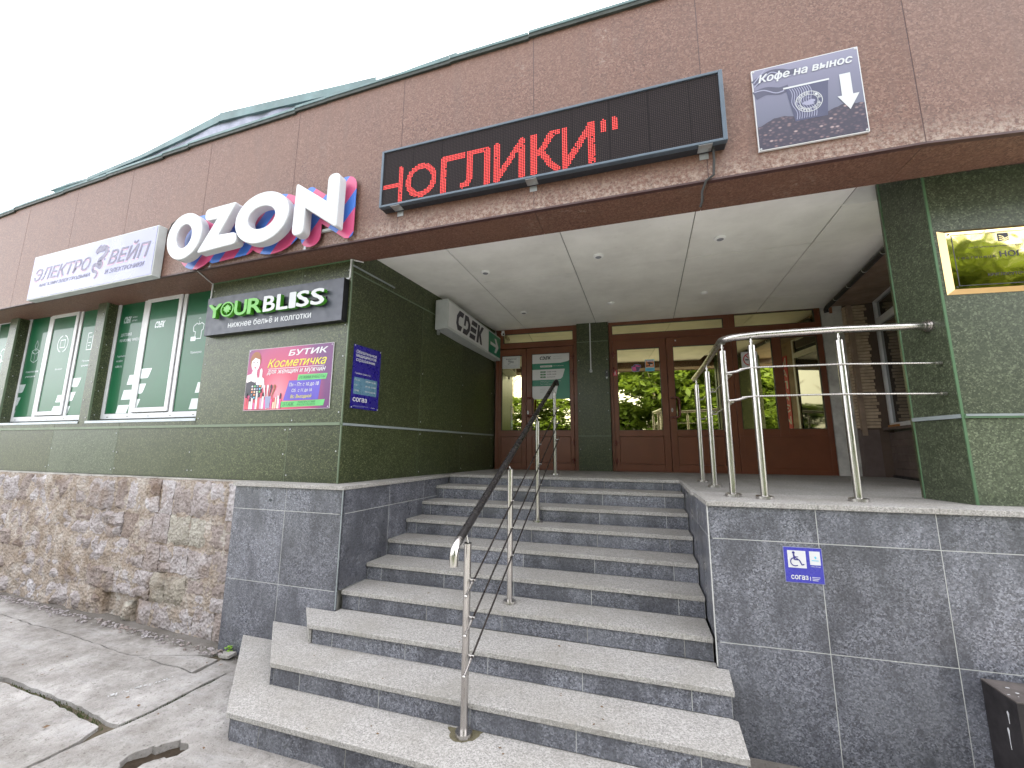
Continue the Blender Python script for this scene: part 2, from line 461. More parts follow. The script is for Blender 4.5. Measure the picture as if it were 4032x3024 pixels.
# ------------------------------------------------------------------ mesh building
class MB:
    def __init__(s):
        s.v = []; s.f = []
    def poly(s, pts):
        n = len(s.v)
        s.v += [tuple(p) for p in pts]
        s.f.append(tuple(range(n, n + len(pts))))
    def box(s, x0, x1, y0, y1, z0, z1, fr=None):
        """axis box; with a frame the three ranges are u, n (outward) and v"""
        c = []
        for z in (z0, z1):
            for (x, y) in ((x0, y0), (x1, y0), (x1, y1), (x0, y1)):
                c.append(tuple(fr.P(x, z, y)) if fr else (x, y, z))
        n = len(s.v); s.v += c
        q = [(0, 3, 2, 1), (4, 5, 6, 7), (0, 1, 5, 4), (1, 2, 6, 5), (2, 3, 7, 6), (3, 0, 4, 7)]
        if fr: q = [tuple(reversed(a)) for a in q]
        s.f += [tuple(n + i for i in a) for a in q]
    def prism(s, pts, z0, z1):
        """plan polygon (anticlockwise) between two heights"""
        n = len(pts); b = len(s.v)
        s.v += [(p[0], p[1], z0) for p in pts] + [(p[0], p[1], z1) for p in pts]
        tri = tessellate_polygon([[Vector((p[0], p[1], 0)) for p in pts]])
        a2 = sum(pts[i][0] * pts[(i + 1) % n][1] - pts[(i + 1) % n][0] * pts[i][1] for i in range(n))
        for t in tri:
            p = [pts[i] for i in t]
            ar = (p[1][0] - p[0][0]) * (p[2][1] - p[0][1]) - (p[2][0] - p[0][0]) * (p[1][1] - p[0][1])
            t = t if ar > 0 else (t[0], t[2], t[1])
            s.f.append(tuple(b + n + i for i in t)); s.f.append(tuple(b + i for i in reversed(t)))
        for i in range(n):
            j = (i + 1) % n
            q = (b + i, b + j, b + n + j, b + n + i)
            s.f.append(q if a2 > 0 else tuple(reversed(q)))
    def slabuv(s, fr, pts, n0, n1):
        """outline in the plane of a frame, extruded from n0 out to n1"""
        m = len(pts); b = len(s.v)
        s.v += [tuple(fr.P(u, v, n0)) for u, v in pts] + [tuple(fr.P(u, v, n1)) for u, v in pts]
        tri = tessellate_polygon([[Vector((u, v, 0)) for u, v in pts]])
        a2 = sum(pts[i][0] * pts[(i + 1) % m][1] - pts[(i + 1) % m][0] * pts[i][1] for i in range(m))
        for t in tri:
            p = [pts[i] for i in t]
            ar = (p[1][0] - p[0][0]) * (p[2][1] - p[0][1]) - (p[2][0] - p[0][0]) * (p[1][1] - p[0][1])
            t = t if ar > 0 else (t[0], t[2], t[1])
            s.f.append(tuple(b + m + i for i in t)); s.f.append(tuple(b + i for i in reversed(t)))
        for i in range(m):
            j = (i + 1) % m
            q = (b + i, b + j, b + m + j, b + m + i)
            s.f.append(q if a2 > 0 else tuple(reversed(q)))
    def tube(s, path, r, seg=12, cap=True):
        path = [Vector(p) for p in path]
        rr = r if isinstance(r, (list, tuple)) else [r] * len(path)
        b = len(s.v); prev = None
        for i, p in enumerate(path):
            d = (path[min(i + 1, len(path) - 1)] - path[max(i - 1, 0)]).normalized()
            a = prev if prev is not None else (Vector((0, 0, 1)) if abs(d.z) < 0.9 else Vector((1, 0, 0)))
            a = (a - d * a.dot(d)).normalized(); prev = a
            c = d.cross(a)
            for k in range(seg):
                t = 2 * math.pi * k / seg
                s.v.append(tuple(p + (a * math.cos(t) + c * math.sin(t)) * rr[i]))
        for i in range(len(path) - 1):
            for k in range(seg):
                k2 = (k + 1) % seg
                s.f.append((b + i * seg + k, b + i * seg + k2, b + (i + 1) * seg + k2, b + (i + 1) * seg + k))
        if cap:
            s.f.append(tuple(b + k for k in reversed(range(seg))))
            e = b + (len(path) - 1) * seg
            s.f.append(tuple(e + k for k in range(seg)))
    def ball(s, c, r, su=12, sv=8, sc=(1, 1, 1)):
        b = len(s.v)
        for i in range(sv + 1):
            t = math.pi * i / sv
            for k in range(su):
                p = 2 * math.pi * k / su
                s.v.append((c[0] + r * sc[0] * math.sin(t) * math.cos(p), c[1] + r * sc[1] * math.sin(t) * math.sin(p), c[2] + r * sc[2] * math.cos(t)))
        for i in range(sv):
            for k in range(su):
                k2 = (k + 1) % su
                s.f.append((b + i * su + k, b + (i + 1) * su + k, b + (i + 1) * su + k2, b + i * su + k2))
    def build(s, name, m, parent=None, smooth=False, bevel=0.0, label=None, kind=None):
        me = bpy.data.meshes.new(name)
        if s.v:
            lo = [min(p[i] for p in s.v) for i in range(3)]; hi = [max(p[i] for p in s.v) for i in range(3)]
            c = Vector([(lo[i] + hi[i]) / 2 for i in range(3)])
            if parent is None: c.z = lo[2]
        else:
            c = Vector()
        me.from_pydata([(p[0] - c.x, p[1] - c.y, p[2] - c.z) for p in s.v], [], s.f)
        me.validate()
        o = bpy.data.objects.new(name, me)
        COL.objects.link(o)
        o.location = c
        me.materials.append(MATS[m] if isinstance(m, str) else m)
        if parent is not None: attach(o, parent)
        if smooth:
            for p in me.polygons: p.use_smooth = True
            me.set_sharp_from_angle(angle=R(40))
        if bevel:
            bv = o.modifiers.new('bevel', 'BEVEL'); bv.width = bevel; bv.segments = 2; bv.limit_method = 'ANGLE'; bv.angle_limit = R(40)
        if label: o['label'] = label
        if kind: o['kind'] = kind
        return o

def wloc(o):
    m = Matrix.Translation(o.location)
    p = o
    while p.parent is not None:
        p = p.parent
        m = Matrix.Translation(p.location) @ m if False else m
    return m
WORLD = {}
def attach(o, parent):
    """children are given in world coordinates"""
    WORLD[o.name] = o.location.copy()
    pw = WORLD.get(parent.name, parent.location)
    o.parent = parent
    o.matrix_parent_inverse = Matrix.Identity(4)
    o.location = o.location - pw

def thing(name, loc, label, cat, group=None, kind=None):
    o = bpy.data.objects.new(name, None)
    o.empty_display_size = 0.1
    COL.objects.link(o)
    o.location = loc
    WORLD[o.name] = Vector(loc)
    if kind: o['kind'] = kind
    if label: o['label'] = label
    if cat: o['category'] = cat
    if group: o['group'] = group
    return o
def tag(o, label, cat, group=None):
    o['label'] = label; o['category'] = cat
    if group: o['group'] = group
    return o

class Frame:
    """a vertical plane: u along the wall to the right, v up, n out towards the street"""
    def __init__(s, x, y, ang=0.0, z=0.0):
        s.o = Vector((x, y, z)); s.a = Vector((math.cos(ang), math.sin(ang), 0)); s.n = Vector((math.sin(ang), -math.cos(ang), 0))
    def P(s, u, v, n=0.0):
        return s.o + s.a * u + Vector((0, 0, v)) + s.n * n

FP = [(-9.4, -1.63), (-6.15, -1.80), (-2.76, -1.93), (-1, -1.966), (.5, -1.988), (4.155, -1.998), (6.6, -1.76)]
def fy(x):
    for (a, b), (c, d) in zip(FP, FP[1:]):
        if x <= c: return b + (d - b) * (x - a) / (c - a)
    return FP[-1][1]
def wy(x): return -1.677 + (-.335 - x) * .031
def fframe(x0, x1, off=0.0):
    """frame on the fascia whose u equals world x near x0..x1"""
    y0, y1 = fy(x0), fy(x1)
    a = math.atan2(y1 - y0, x1 - x0)
    f = Frame(x0, y0, a); f.a = f.a / math.cos(a); f.o = f.o - f.a * x0 + f.n * off
    return f
WALL = Frame(0, wy(0), math.atan2(-.031, 1)); WALL.a = WALL.a / WALL.a.x

def roundpoly(pts, r=0.02, seg=5):
    """pts: (x, y) or (x, y, radius)"""
    out = []
    n = len(pts)
    for i in range(n):
        p = Vector(pts[i][:2]); rad = pts[i][2] if len(pts[i]) > 2 else r
        a = Vector(pts[i - 1][:2]); b = Vector(pts[(i + 1) % n][:2])
        if rad <= 0:
            out.append(tuple(p)); continue
        d1 = (a - p); d2 = (b - p)
        ang = d1.angle(d2)
        t = min(rad / math.tan(ang / 2), d1.length * 0.49, d2.length * 0.49)
        s1 = p + d1.normalized() * t; s2 = p + d2.normalized() * t
        for k in range(seg + 1):
            q = k / seg
            out.append(tuple(s1 * (1 - q) ** 2 + p * 2 * q * (1 - q) + s2 * q * q))
    return out
def ell(cx, cy, rx, ry, n=40, a0=0.0):
    return [(cx + rx * math.cos(a0 + 2 * math.pi * i / n), cy + ry * math.sin(a0 + 2 * math.pi * i / n)) for i in range(n)]

def curve_shape(name, rings, fr, n0, n1, m, parent, bevel=0.0, offset=0.0, shear=0.0, label=None):
    """filled 2D outline(s) with holes, extruded out of the plane of a frame between n0 and n1"""
    cu = bpy.data.curves.new(name, 'CURVE')
    cu.dimensions = '2D'; cu.fill_mode = 'BOTH'
    for ring in rings:
        sp = cu.splines.new('POLY'); sp.points.add(len(ring) - 1)
        for i, (u, v) in enumerate(ring): sp.points[i].co = (u, v, 0, 1)
        sp.use_cyclic_u = True
    cu.extrude = max(0.0, (n1 - n0) / 2 - bevel)
    cu.bevel_depth = bevel; cu.bevel_resolution = 2; cu.offset = offset
    to = bpy.data.objects.new(name, cu)
    me = bpy.data.meshes.new_from_object(to)
    bpy.data.objects.remove(to); bpy.data.curves.remove(cu)
    mb = MB(); mid = (n0 + n1) / 2
    mb.v = [tuple(fr.P(v.co.x, v.co.y, mid + v.co.z)) for v in me.vertices]
    mb.f = [tuple(p.vertices) for p in me.polygons]
    bpy.data.meshes.remove(me)
    return mb.build(name, m, parent, label=label)

def contours(body, shear):
    """closed outlines of a line of text in font units"""
    cu = bpy.data.curves.new('line', 'FONT')
    cu.body = body; cu.shear = shear; cu.resolution_u = 3; cu.fill_mode = 'NONE'
    to = bpy.data.objects.new('line', cu)
    me = bpy.data.meshes.new_from_object(to)
    bpy.data.objects.remove(to); bpy.data.curves.remove(cu)
    nb = {}
    for e in me.edges:
        a, b = e.vertices
        nb.setdefault(a, []).append(b); nb.setdefault(b, []).append(a)
    co_ = [(v.co.x, v.co.y) for v in me.vertices]
    bpy.data.meshes.remove(me)
    seen = set(); out = []
    for s0 in nb:
        if s0 in seen: continue
        loop = [s0]; seen.add(s0); cur = s0
        while True:
            nx = [q for q in nb[cur] if q not in seen]
            if not nx: break
            cur = nx[0]; seen.add(cur); loop.append(cur)
        if len(loop) > 2: out.append([co_[q] for q in loop])
    return out
def area2(l): return sum(l[i][0] * l[(i + 1) % len(l)][1] - l[(i + 1) % len(l)][0] * l[i][1] for i in range(len(l)))
def inside(p, l):
    r = False; n = len(l)
    for i in range(n):
        a, b = l[i], l[(i + 1) % n]
        if (a[1] > p[1]) != (b[1] > p[1]) and p[0] < (b[0] - a[0]) * (p[1] - a[1]) / (b[1] - a[1]) + a[0]: r = not r
    return r
def text(body, fr, u0, u1, v0, v1, n0, m, parent, bold=0.0, shear=0.0, depth=0.0, name='lettering', slope=0.0, space=1.0, side=None):
    """a line of text fitted into the box u0..u1, v0..v1 of a frame"""
    loops = contours(body, shear)
    # a contour is a hole when an odd number of larger outlines hold it
    ar = [abs(area2(l)) for l in loops]
    bb = [(min(p[0] for p in l), max(p[0] for p in l), min(p[1] for p in l), max(p[1] for p in l)) for l in loops]
    par = []
    for i, l in enumerate(loops):
        best = None
        for j, k_ in enumerate(loops):
            if j != i and ar[j] > ar[i] and bb[j][0] <= bb[i][0] and bb[j][1] >= bb[i][1] and bb[j][2] <= bb[i][2] and bb[j][3] >= bb[i][3] and all(inside(p, k_) for p in l[::max(1, len(l) // 5)]):
                if (area2(k_) > 0) != (area2(l) > 0) and (best is None or ar[j] < ar[best]): best = j
        par.append(best)
    a = min(b_[0] for b_ in bb); b = max(b_[1] for b_ in bb); c = min(b_[2] for b_ in bb); d = max(b_[3] for b_ in bb)
    mb = MB(); caps = []
    shifts = [(0, 0)]
    if bold: shifts += [(1, 0), (-1, 0), (.7, .7), (-.7, -.7), (0, 1), (0, -1), (-.7, .7), (.7, -.7)]
    e = bold * .55; e2 = bold * .40
    for si, (su, sv) in enumerate(shifts):
        for i, l in enumerate(loops):
            if par[i] is not None: continue
            grp = [l] + [loops[j] for j in range(len(loops)) if par[j] == i]
            dn = n0 + depth + .00005 * si + .00002 * (i % 3)
            allp = [p for g_ in grp for p in g_]
            def W(p, n):
                q = (p[0] + su * e - a) / (b - a)
                return tuple(fr.P(u0 + (u1 - u0) * q, v0 + (v1 - v0) * (p[1] + sv * e2 - c) / (d - c) + slope * q, n))
            o_ = len(mb.v); mb.v += [W(p, dn) for p in allp]
            for t in tessellate_polygon([[Vector((p[0], p[1], 0)) for p in g_] for g_ in grp]):
                p = [allp[k_] for k_ in t]
                x = (p[1][0] - p[0][0]) * (p[2][1] - p[0][1]) - (p[2][0] - p[0][0]) * (p[1][1] - p[0][1])
                if abs(x) < 1e-12: continue
                caps.append(len(mb.f)); mb.f.append(tuple(o_ + k_ for k_ in (t if x > 0 else (t[0], t[2], t[1]))))
            if depth:
                for gi, g_ in enumerate(grp):
                    o2 = len(mb.v); k_ = len(g_); mb.v += [W(p, n0) for p in g_] + [W(p, dn) for p in g_]
                    flip = (area2(g_) > 0) == (gi == 0)
                    for q in range(k_):
                        r_ = (q + 1) % k_; f = (o2 + q, o2 + r_, o2 + k_ + r_, o2 + k_ + q)
                        mb.f.append(f if flip else tuple(reversed(f)))
    o = mb.build(name, m, parent)
    if side:
        o.data.materials.append(MATS[side])
        for p in o.data.polygons:
            if abs(p.normal.dot(fr.n)) < 0.7: p.material_index = 1
    return o

def flat(fr, pts, n, m, parent, name='print'):
    mb = MB(); mb.slabuv(fr, pts, n - 0.0006, n)
    return mb.build(name, m, parent)
def rect(u0, u1, v0, v1): return [(u0, v0), (u1, v0), (u1, v1), (u0, v1)]

def screw_mesh():
    mb = MB(); mb.ball((0, 0, 0), 0.008, 6, 4, (1, 0.5, 1))
    me = bpy.data.meshes.new('screw'); me.from_pydata(mb.v, [], mb.f); me.materials.append(MATS['zinc'])
    return me
SCREW = None
def screw(p, parent):
    global SCREW
    if SCREW is None: SCREW = screw_mesh()
    o = bpy.data.objects.new('screw', SCREW); COL.objects.link(o); o.location = p
    attach(o, parent)

LZ = -0.033
random.seed(7)

# ------------------------------------------------------------------ ground
def wob(i, s=1.0): return noise.noise(Vector((i * 3.7, s * 11.3, 0.5)))
def jag(pts, amp=0.012, step=0.07, closed=True, seed=0):
    out = []; n = len(pts)
    for i in range(n if closed else n - 1):
        a = Vector(pts[i]); b = Vector(pts[(i + 1) % n]); L = (b - a).length
        k = max(1, int(L / step)) if L < 4 else 8
        nn = Vector((-(b - a).y, (b - a).x)) / max(L, 1e-6)
        for j in range(k):
            p = a + (b - a) * (j / k)
            q = amp * (noise.noise(Vector((p.x * 9 + seed, p.y * 9, 1.3))) + 0.6 * noise.noise(Vector((p.x * 31, p.y * 31 + seed, 4.3))))
            out.append(tuple(p + nn * q) if j else tuple(p + nn * q * 0.5))
    return out

mb = MB()
N = 24
for i in range(N):
    for j in range(N):
        def gp(a, b):
            x = -60 + 120 * a / N; y = -60 + 120 * b / N
            z = -1.57 + (max(0, -10 - y) * 0.10 if y > -60 else 5)
            return (x, y, z)
        mb.poly([gp(i, j), gp(i + 1, j), gp(i + 1, j + 1), gp(i, j + 1)])
gr = mb.build('ground', 'bank', kind='structure', smooth=True)
mb = MB(); mb.box(-40, 40, -9.5, -4.6, -1.60, -1.53)
mb.build('road', 'asphalt', kind='structure')
mb = MB()
for q in ((-12, -.72, -4.6, 3), (-.20, 9, -4.6, 3), (-.72, -.20, -4.6, -3.2), (-.72, -.20, -2.70, 3)): mb.box(*q, -1.60, -1.537)
mb.build('earth_bed', 'crack_dirt', kind='structure')

pav = thing('pavement', (-2, -2.6, -1.51), None, None, kind='structure')
ZT = -1.51
def slab(pts, dz=0.0, hole=None, amp=0.012):
    pts = jag(pts, amp, .045)
    mb = MB()
    loops = [pts] + ([hole] if hole else [])
    allp = [p for l in loops for p in l]
    tri = tessellate_polygon([[Vector((p[0], p[1], 0)) for p in l] for l in loops])
    b = len(allp)
    def zz(p): return ZT + dz + 0.006 * noise.noise(Vector((p[0] * 1.3, p[1] * 1.3, 0)))
    mb.v = [(p[0], p[1], zz(p)) for p in allp] + [(p[0], p[1], ZT - 0.09) for p in allp]
    for t in tri:
        p = [allp[i] for i in t]
        ar = (p[1][0] - p[0][0]) * (p[2][1] - p[0][1]) - (p[2][0] - p[0][0]) * (p[1][1] - p[0][1])
        mb.f.append(tuple(t) if ar > 0 else (t[0], t[2], t[1]))
    s = 0
    for l in loops:
        a2 = sum(l[i][0] * l[(i + 1) % len(l)][1] - l[(i + 1) % len(l)][0] * l[i][1] for i in range(len(l)))
        for i in range(len(l)):
            j = (i + 1) % len(l)
            q = (s + i, s + j, b + s + j, b + s + i)
            q = tuple(reversed(q))
            if (a2 < 0) != (l is not pts): q = tuple(reversed(q))
            mb.f.append(q)
        s += len(l)
    return mb.build('concrete_slab', 'concrete', pav)
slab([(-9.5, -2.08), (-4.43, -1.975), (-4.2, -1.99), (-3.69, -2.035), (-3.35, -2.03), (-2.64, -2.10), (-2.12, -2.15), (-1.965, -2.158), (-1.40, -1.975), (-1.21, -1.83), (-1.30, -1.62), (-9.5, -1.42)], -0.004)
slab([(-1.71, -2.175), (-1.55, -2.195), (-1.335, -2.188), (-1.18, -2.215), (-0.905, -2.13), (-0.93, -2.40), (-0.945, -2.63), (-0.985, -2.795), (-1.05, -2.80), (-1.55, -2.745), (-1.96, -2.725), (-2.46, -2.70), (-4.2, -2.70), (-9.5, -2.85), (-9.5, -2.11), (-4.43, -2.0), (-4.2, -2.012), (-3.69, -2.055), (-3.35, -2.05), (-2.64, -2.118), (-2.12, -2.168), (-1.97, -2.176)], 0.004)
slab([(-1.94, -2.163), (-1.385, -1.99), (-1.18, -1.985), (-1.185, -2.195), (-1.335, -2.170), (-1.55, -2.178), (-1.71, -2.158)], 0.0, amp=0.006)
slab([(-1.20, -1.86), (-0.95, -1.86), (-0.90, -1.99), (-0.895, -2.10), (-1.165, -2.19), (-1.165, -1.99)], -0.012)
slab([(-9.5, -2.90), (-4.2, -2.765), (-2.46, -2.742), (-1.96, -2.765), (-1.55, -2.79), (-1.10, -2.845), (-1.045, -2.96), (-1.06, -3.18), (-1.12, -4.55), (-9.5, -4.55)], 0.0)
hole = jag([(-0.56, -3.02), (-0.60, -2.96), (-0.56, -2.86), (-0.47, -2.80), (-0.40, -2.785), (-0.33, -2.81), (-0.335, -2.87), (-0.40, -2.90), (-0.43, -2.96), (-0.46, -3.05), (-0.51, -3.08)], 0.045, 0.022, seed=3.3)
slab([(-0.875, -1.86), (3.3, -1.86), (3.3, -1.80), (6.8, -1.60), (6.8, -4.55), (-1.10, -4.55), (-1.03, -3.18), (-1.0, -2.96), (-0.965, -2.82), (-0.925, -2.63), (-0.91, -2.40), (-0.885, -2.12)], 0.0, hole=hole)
# bottom of the pot hole
mb = MB()
K = 14
for i in range(K):
    for j in range(K):
        def hp(a, b):
            x = -0.66 + 0.38 * a / K; y = -3.14 + 0.40 * b / K
            d = math.hypot((x + 0.46) / 0.19, (y + 2.92) / 0.2)
            return (x, y, ZT - 0.056 + 0.03 * min(1, d * d) + 0.012 * noise.noise(Vector((x * 22, y * 22, 0))))
        mb.poly([hp(i, j), hp(i + 1, j), hp(i + 1, j + 1), hp(i, j + 1)])
mb.build('pothole_bottom', 'pothole', pav, smooth=True, label='worn hole with a crumbled brown bottom')
# moss in the wide joint and by the wall, paint flecks
random.seed(3)
mb = MB()
def blade(x, y, z, h, wd):
    a = random.uniform(0, 6.28); dx, dy = math.cos(a) * wd, math.sin(a) * wd
    lx, ly = random.uniform(-h, h) * 0.5, random.uniform(-h, h) * 0.5
    mb.poly([(x - dx, y - dy, z), (x + dx, y + dy, z), (x + lx, y + ly, z + h)])
for i in range(2600):
    x = random.uniform(-4.6, -1.05)
    f = noise.noise(Vector((x * 2.3, 0, 9))) + noise.noise(Vector((x * 9, 3, 9))) * 0.5
    if f < -0.12 and random.random() < 0.85: continue
    yc = -2.75 if x < -1.96 else -2.75 - (x + 1.96) * 0.09
    blade(x, yc - 0.010 + random.gauss(0, 0.022), -1.528, random.uniform(0.008, 0.022), 0.004)
for i in range(500):
    t = random.random(); blade(-0.90 - 0.07 * t + random.gauss(0, .006), -2.12 - 0.75 * t, -1.53, random.uniform(0.01, 0.022), 0.003)
for i in range(500):
    x = random.uniform(-2.5, -1.05); blade(x, -1.90 - (x + 1.2) * 0.05 + random.gauss(0, 0.03), -1.52, random.uniform(0.005, 0.02), 0.003)
mb.build('moss', 'moss', kind='stuff', label='moss and short grass growing in the joints of the concrete paving')
mb = MB()
for i in range(46):
    t = random.random()
    x = -1.22 - 0.20 * t + random.gauss(0, 0.012); y = -2.32 - 0.34 * t + random.gauss(0, 0.012); r = random.uniform(0.003, 0.009)
    pts = [(x + r * math.cos(a) * random.uniform(.5, 1.5), y + r * math.sin(a) * random.uniform(.5, 1.2), ZT + 0.0135) for a in (0, 1.2, 2.4, 3.7, 5)]
    mb.poly(pts)
mb.build('paint_flecks', 'print_white', pav, kind='stuff')
# leaf debris and grit along the rubble wall
mb = MB()
for i in range(420):
    x = random.uniform(-5.4, -1.2); y = -1.86 - (x + 1.3) * 0.055 - abs(random.gauss(0, 0.05)); r = random.uniform(0.004, 0.018)
    mb.ball((x, y, ZT + r * 0.3), r, 5, 3, (1, random.uniform(.6, 1.3), 0.6))
mb.build('grit', 'rubble', kind='stuff', label='crumbled stone grit lying along the foot of the rubble wall')
t = thing('stone_chip', (-1.14, -1.93, -1.50), 'small loose grey stone chip lying beside the corner of the granite pier', 'stone')
mb = MB(); mb.slabuv(Frame(-1.14, -1.93), [(-0.05, -1.505), (0.06, -1.50), (0.055, -1.478), (-0.045, -1.482)], -0.04, 0.04); mb.build('slab', 'tread_granite', t)
mb = MB()
random.seed(5)
for i in range(26):
    a = random.uniform(0, 6.28); r = random.uniform(0.005, 0.035); c = (-1.185 + r * math.cos(a), -1.885 + r * math.sin(a) * 0.6, -1.50 + random.uniform(0, 0.05))
    q = random.uniform(0, 6.28); s_ = random.uniform(0.008, 0.015)
    mb.poly([(c[0] + s_ * math.cos(q + k), c[1] + s_ * math.sin(q + k), c[2] + 0.004 * math.sin(k * 2)) for k in (0, 1.2, 2.5, 3.9, 5.1)])
tag(mb.build('weed', 'leaf_bright'), 'small bright green weed at the foot of the granite pier', 'weed')

# ------------------------------------------------------------------ stairs
st = thing('entrance_stairs', (1.4, -1.3, -1.51), 'grey granite entrance stairs with pale treads fanning out at the lower left', 'stairs')
def xl(k): return -0.018 * k
fan = {7: ((-.143, -2.12), (-.412, -1.851)), 8: ((-.185, -2.41), (-.752, -1.851)), 9: ((-.19, -2.69), (-1.074, -1.851))}
TT = 0.033
JX = [2.6 - .634 * i for i in range(5)]
for k in range(1, 10):
    z = -.15 * k
    y0 = -.3 * k; yb = -.3 * (k - 1) + 0.013
    mb = MB()
    if k < 7:
        pts = [(xl(k), y0), (2.805 - .005 * k, y0), (2.80 - .004 * k, yb), (xl(k) + .01, yb)]
    elif k == 7:
        pts = [fan[7][0], (2.826, -2.10), (2.845, -1.853), (2.779, -1.853), (2.785, yb), (-.11, yb), (-.115, -1.853), fan[7][1]]
    else:
        (fx_, fy_), (bx_, by_) = fan[k]
        (gx, gy), (hx, hy) = fan[k - 1]
        rise_in = 0.014
        pts = [(fx_, y0), (2.822 if k == 8 else 2.815, y0), (2.87, yb - .02), (gx + rise_in, yb - .02), (hx + rise_in, -1.853), (bx_, -1.853)]
        pts = [(fx_, y0), (2.822, y0), (2.835, -.3 * (k - 1)), (2.80, -.3 * (k - 1) + .013), (gx + .02, -.3 * (k - 1) + .02), (hx + .02, -1.853), (bx_, -1.853)]
    mb.prism(pts, z - TT, z)
    mb.build('tread', 'tread_granite', st, bevel=0.004)
# top nosing handled with the landing; risers of separate tiles
for k in range(0, 10):
    z1 = (-.15 * k if k else LZ) - TT; z0 = -.15 * (k + 1) if k < 9 else -1.53
    yr = -.3 * k + .016
    xa = xl(k) + 0.002 if k < 7 else fan[k][0][0] + .02
    xb = 2.803 - .005 * k if k < 7 else 2.812
    cuts = sorted([xa, xb] + [j + (0.01 if k < 2 else 0) for j in JX if xa + .03 < j < xb - .03])
    for a, b in zip(cuts, cuts[1:]):
        mb = MB(); mb.box(a + .0022, b - .0022, yr, yr + .02, z0 + .002, z1)
        mb.build('riser_tile', 'granite', st)
    mb = MB(); mb.box(xa, xb, yr + .0012, yr + .05, z0 + .001, z1 - .001)
    mb.build('riser_grout', 'grout' if k % 3 else 'dark_grout', st)
    if k >= 7:   # pale slab on the slanted left end of each fan
        (ax, ay), (bx, by) = fan[k]
        d = (Vector((bx, by)) - Vector((ax, ay))).normalized(); nn = Vector((-d.y, d.x))
        if nn.x > 0: nn = -nn
        A = Vector((ax, ay)) - nn * .014 + d * .016; B = Vector((bx, by)) - nn * .014
        mb = MB(); mb.prism([tuple(A - nn * .02), tuple(A), tuple(B), tuple(B - nn * .02)], z0 + .001, z1)
        mb.build('end_slab', 'tread_granite' if k == 7 else 'granite', st)
# core under the treads
mb = MB()
for k in range(1, 10):
    mb.box(0.02 if k < 7 else -.05, 2.74, -.3 * k + .04, .2, -1.56 + .002 * k, -.15 * k - TT - .003)
mb.build('stair_core', 'dark_grout', st)

# ------------------------------------------------------------------ landing
la = thing('landing', (3, 0, LZ), None, None, kind='structure')
def tile(x0, x1, y0, y1, m='landing_granite'):
    mb = MB(); mb.box(x0 + .001, x1 - .001, y0 + .001, y1 - .001, LZ - TT, LZ)
    return mb.build('floor_tile', m, la, bevel=0.0025)
for i, (a, b) in enumerate([(-.0, .62), (.62, 1.25), (1.25, 1.88), (1.88, 2.808)]):
    tile(a, b, 0.0, .33, 'tread_granite')
ys = [.33, .93, 1.53, 1.83]
for y0, y1 in zip(ys, ys[1:]):
    for i in range(11):
        tile(-.33 + .63 * i, -.33 + .63 * (i + 1), y0, y1)
for i in range(5):
    a = 2.808 + .62 * i
    tile(a, a + .62, -1.22, -.6); tile(a, a + .62, -.6, 0); tile(a, a + .62, 0, .33)
def ry(x): return -1.851 + max(0, x - 2.79) * .05
for a, b in ((2.775, 3.42), (3.42, 4.04), (4.04, 4.66), (4.66, 5.3), (5.3, 6.4)):
    mb = MB(); mb.prism([(a + .001, ry(a) - .018), (b - .001, ry(b) - .018), (b - .001, -1.222), (a + .001, -1.222)], LZ - TT, LZ)
    mb.build('edge_slab', 'tread_granite', la, bevel=0.003)
mb = MB(); mb.prism([(2.76, -1.222), (2.807, -1.222), (2.807, -.001), (2.79, -.001)], LZ - TT, LZ)
mb.build('edge_slab', 'tread_granite', la)
mb = MB()
mb.prism([(-.36, .06), (6.3, .06), (6.3, 1.9), (-.36, 1.9)], -1.5, LZ - TT - .002)
mb.prism([(2.81, ry(2.81) + .03), (6.3, ry(6.3) + .03), (6.3, .059), (2.84, .059)], -1.5, LZ - TT - .0025)
mb.build('landing_core', 'dark_grout', la)

# ------------------------------------------------------------------ granite piers each side of the stairs
def wall_tiles(t, p, q, zs, us, th=.012, start=0.0):
    """tiles on a vertical wall from plan point p to q; us = joint distances, zs = joint heights"""
    a = math.atan2(q[1] - p[1], q[0] - p[0]); f = Frame(p[0], p[1], a)
    L = math.hypot(q[0] - p[0], q[1] - p[1])
    us = [0] + [u for u in us if 0 < u < L] + [L]
    for u0, u1 in zip(us, us[1:]):
        for z0, z1 in zip(zs, zs[1:]):
            mb = MB(); mb.box(u0 + .0026, u1 - .0026, -.02, 0, z0 + .0026, z1 - .0026, f)
            mb.build('granite_tile', 'granite', t)
    mb = MB(); mb.box(.022, L - .022, -.04, -.0012, zs[0], zs[-1], f)
    mb.build('grout', 'grout', t)
ZR = [-1.535, -.90, -.272, LZ - TT]
lp = thing('granite_pier', (-.7, -1.8, -1.51), 'dark grey granite tiled pier left of the entrance stairs below the green wall', 'wall')
wall_tiles(lp, (-1.36, -1.85), (-.119, -1.85), ZR, [.62])
wall_tiles(lp, (-.1205, -1.827), (-.002, .0), ZR[1:], [.63, 1.26])
mb = MB(); mb.prism([(-1.375, -1.868), (-.100, -1.868), (.018, .0), (-.20, .0), (-.345, -1.60), (-1.375, -1.55)], LZ - TT, LZ)
mb.build('cap_slab', 'tread_granite', lp, bevel=.003)
mb = MB(); mb.prism([(-1.35, -1.82), (-.16, -1.82), (-.045, .1), (-.5, .1), (-1.35, -1.3)], -1.54, LZ - TT - .003); mb.build('core', 'dark_grout', lp)
rp = thing('granite_pier', (3.6, -1.8, -1.51), 'dark grey granite retaining wall right of the stairs under the steel railing', 'wall')
wall_tiles(rp, (2.785, -1.849), (5.6, ry(5.6) + .002), ZR, [.625, 1.245, 1.865, 2.485])
wall_tiles(rp, (2.807, .0), (2.786, -1.827), ZR[1:], [.6, 1.22, 1.72])
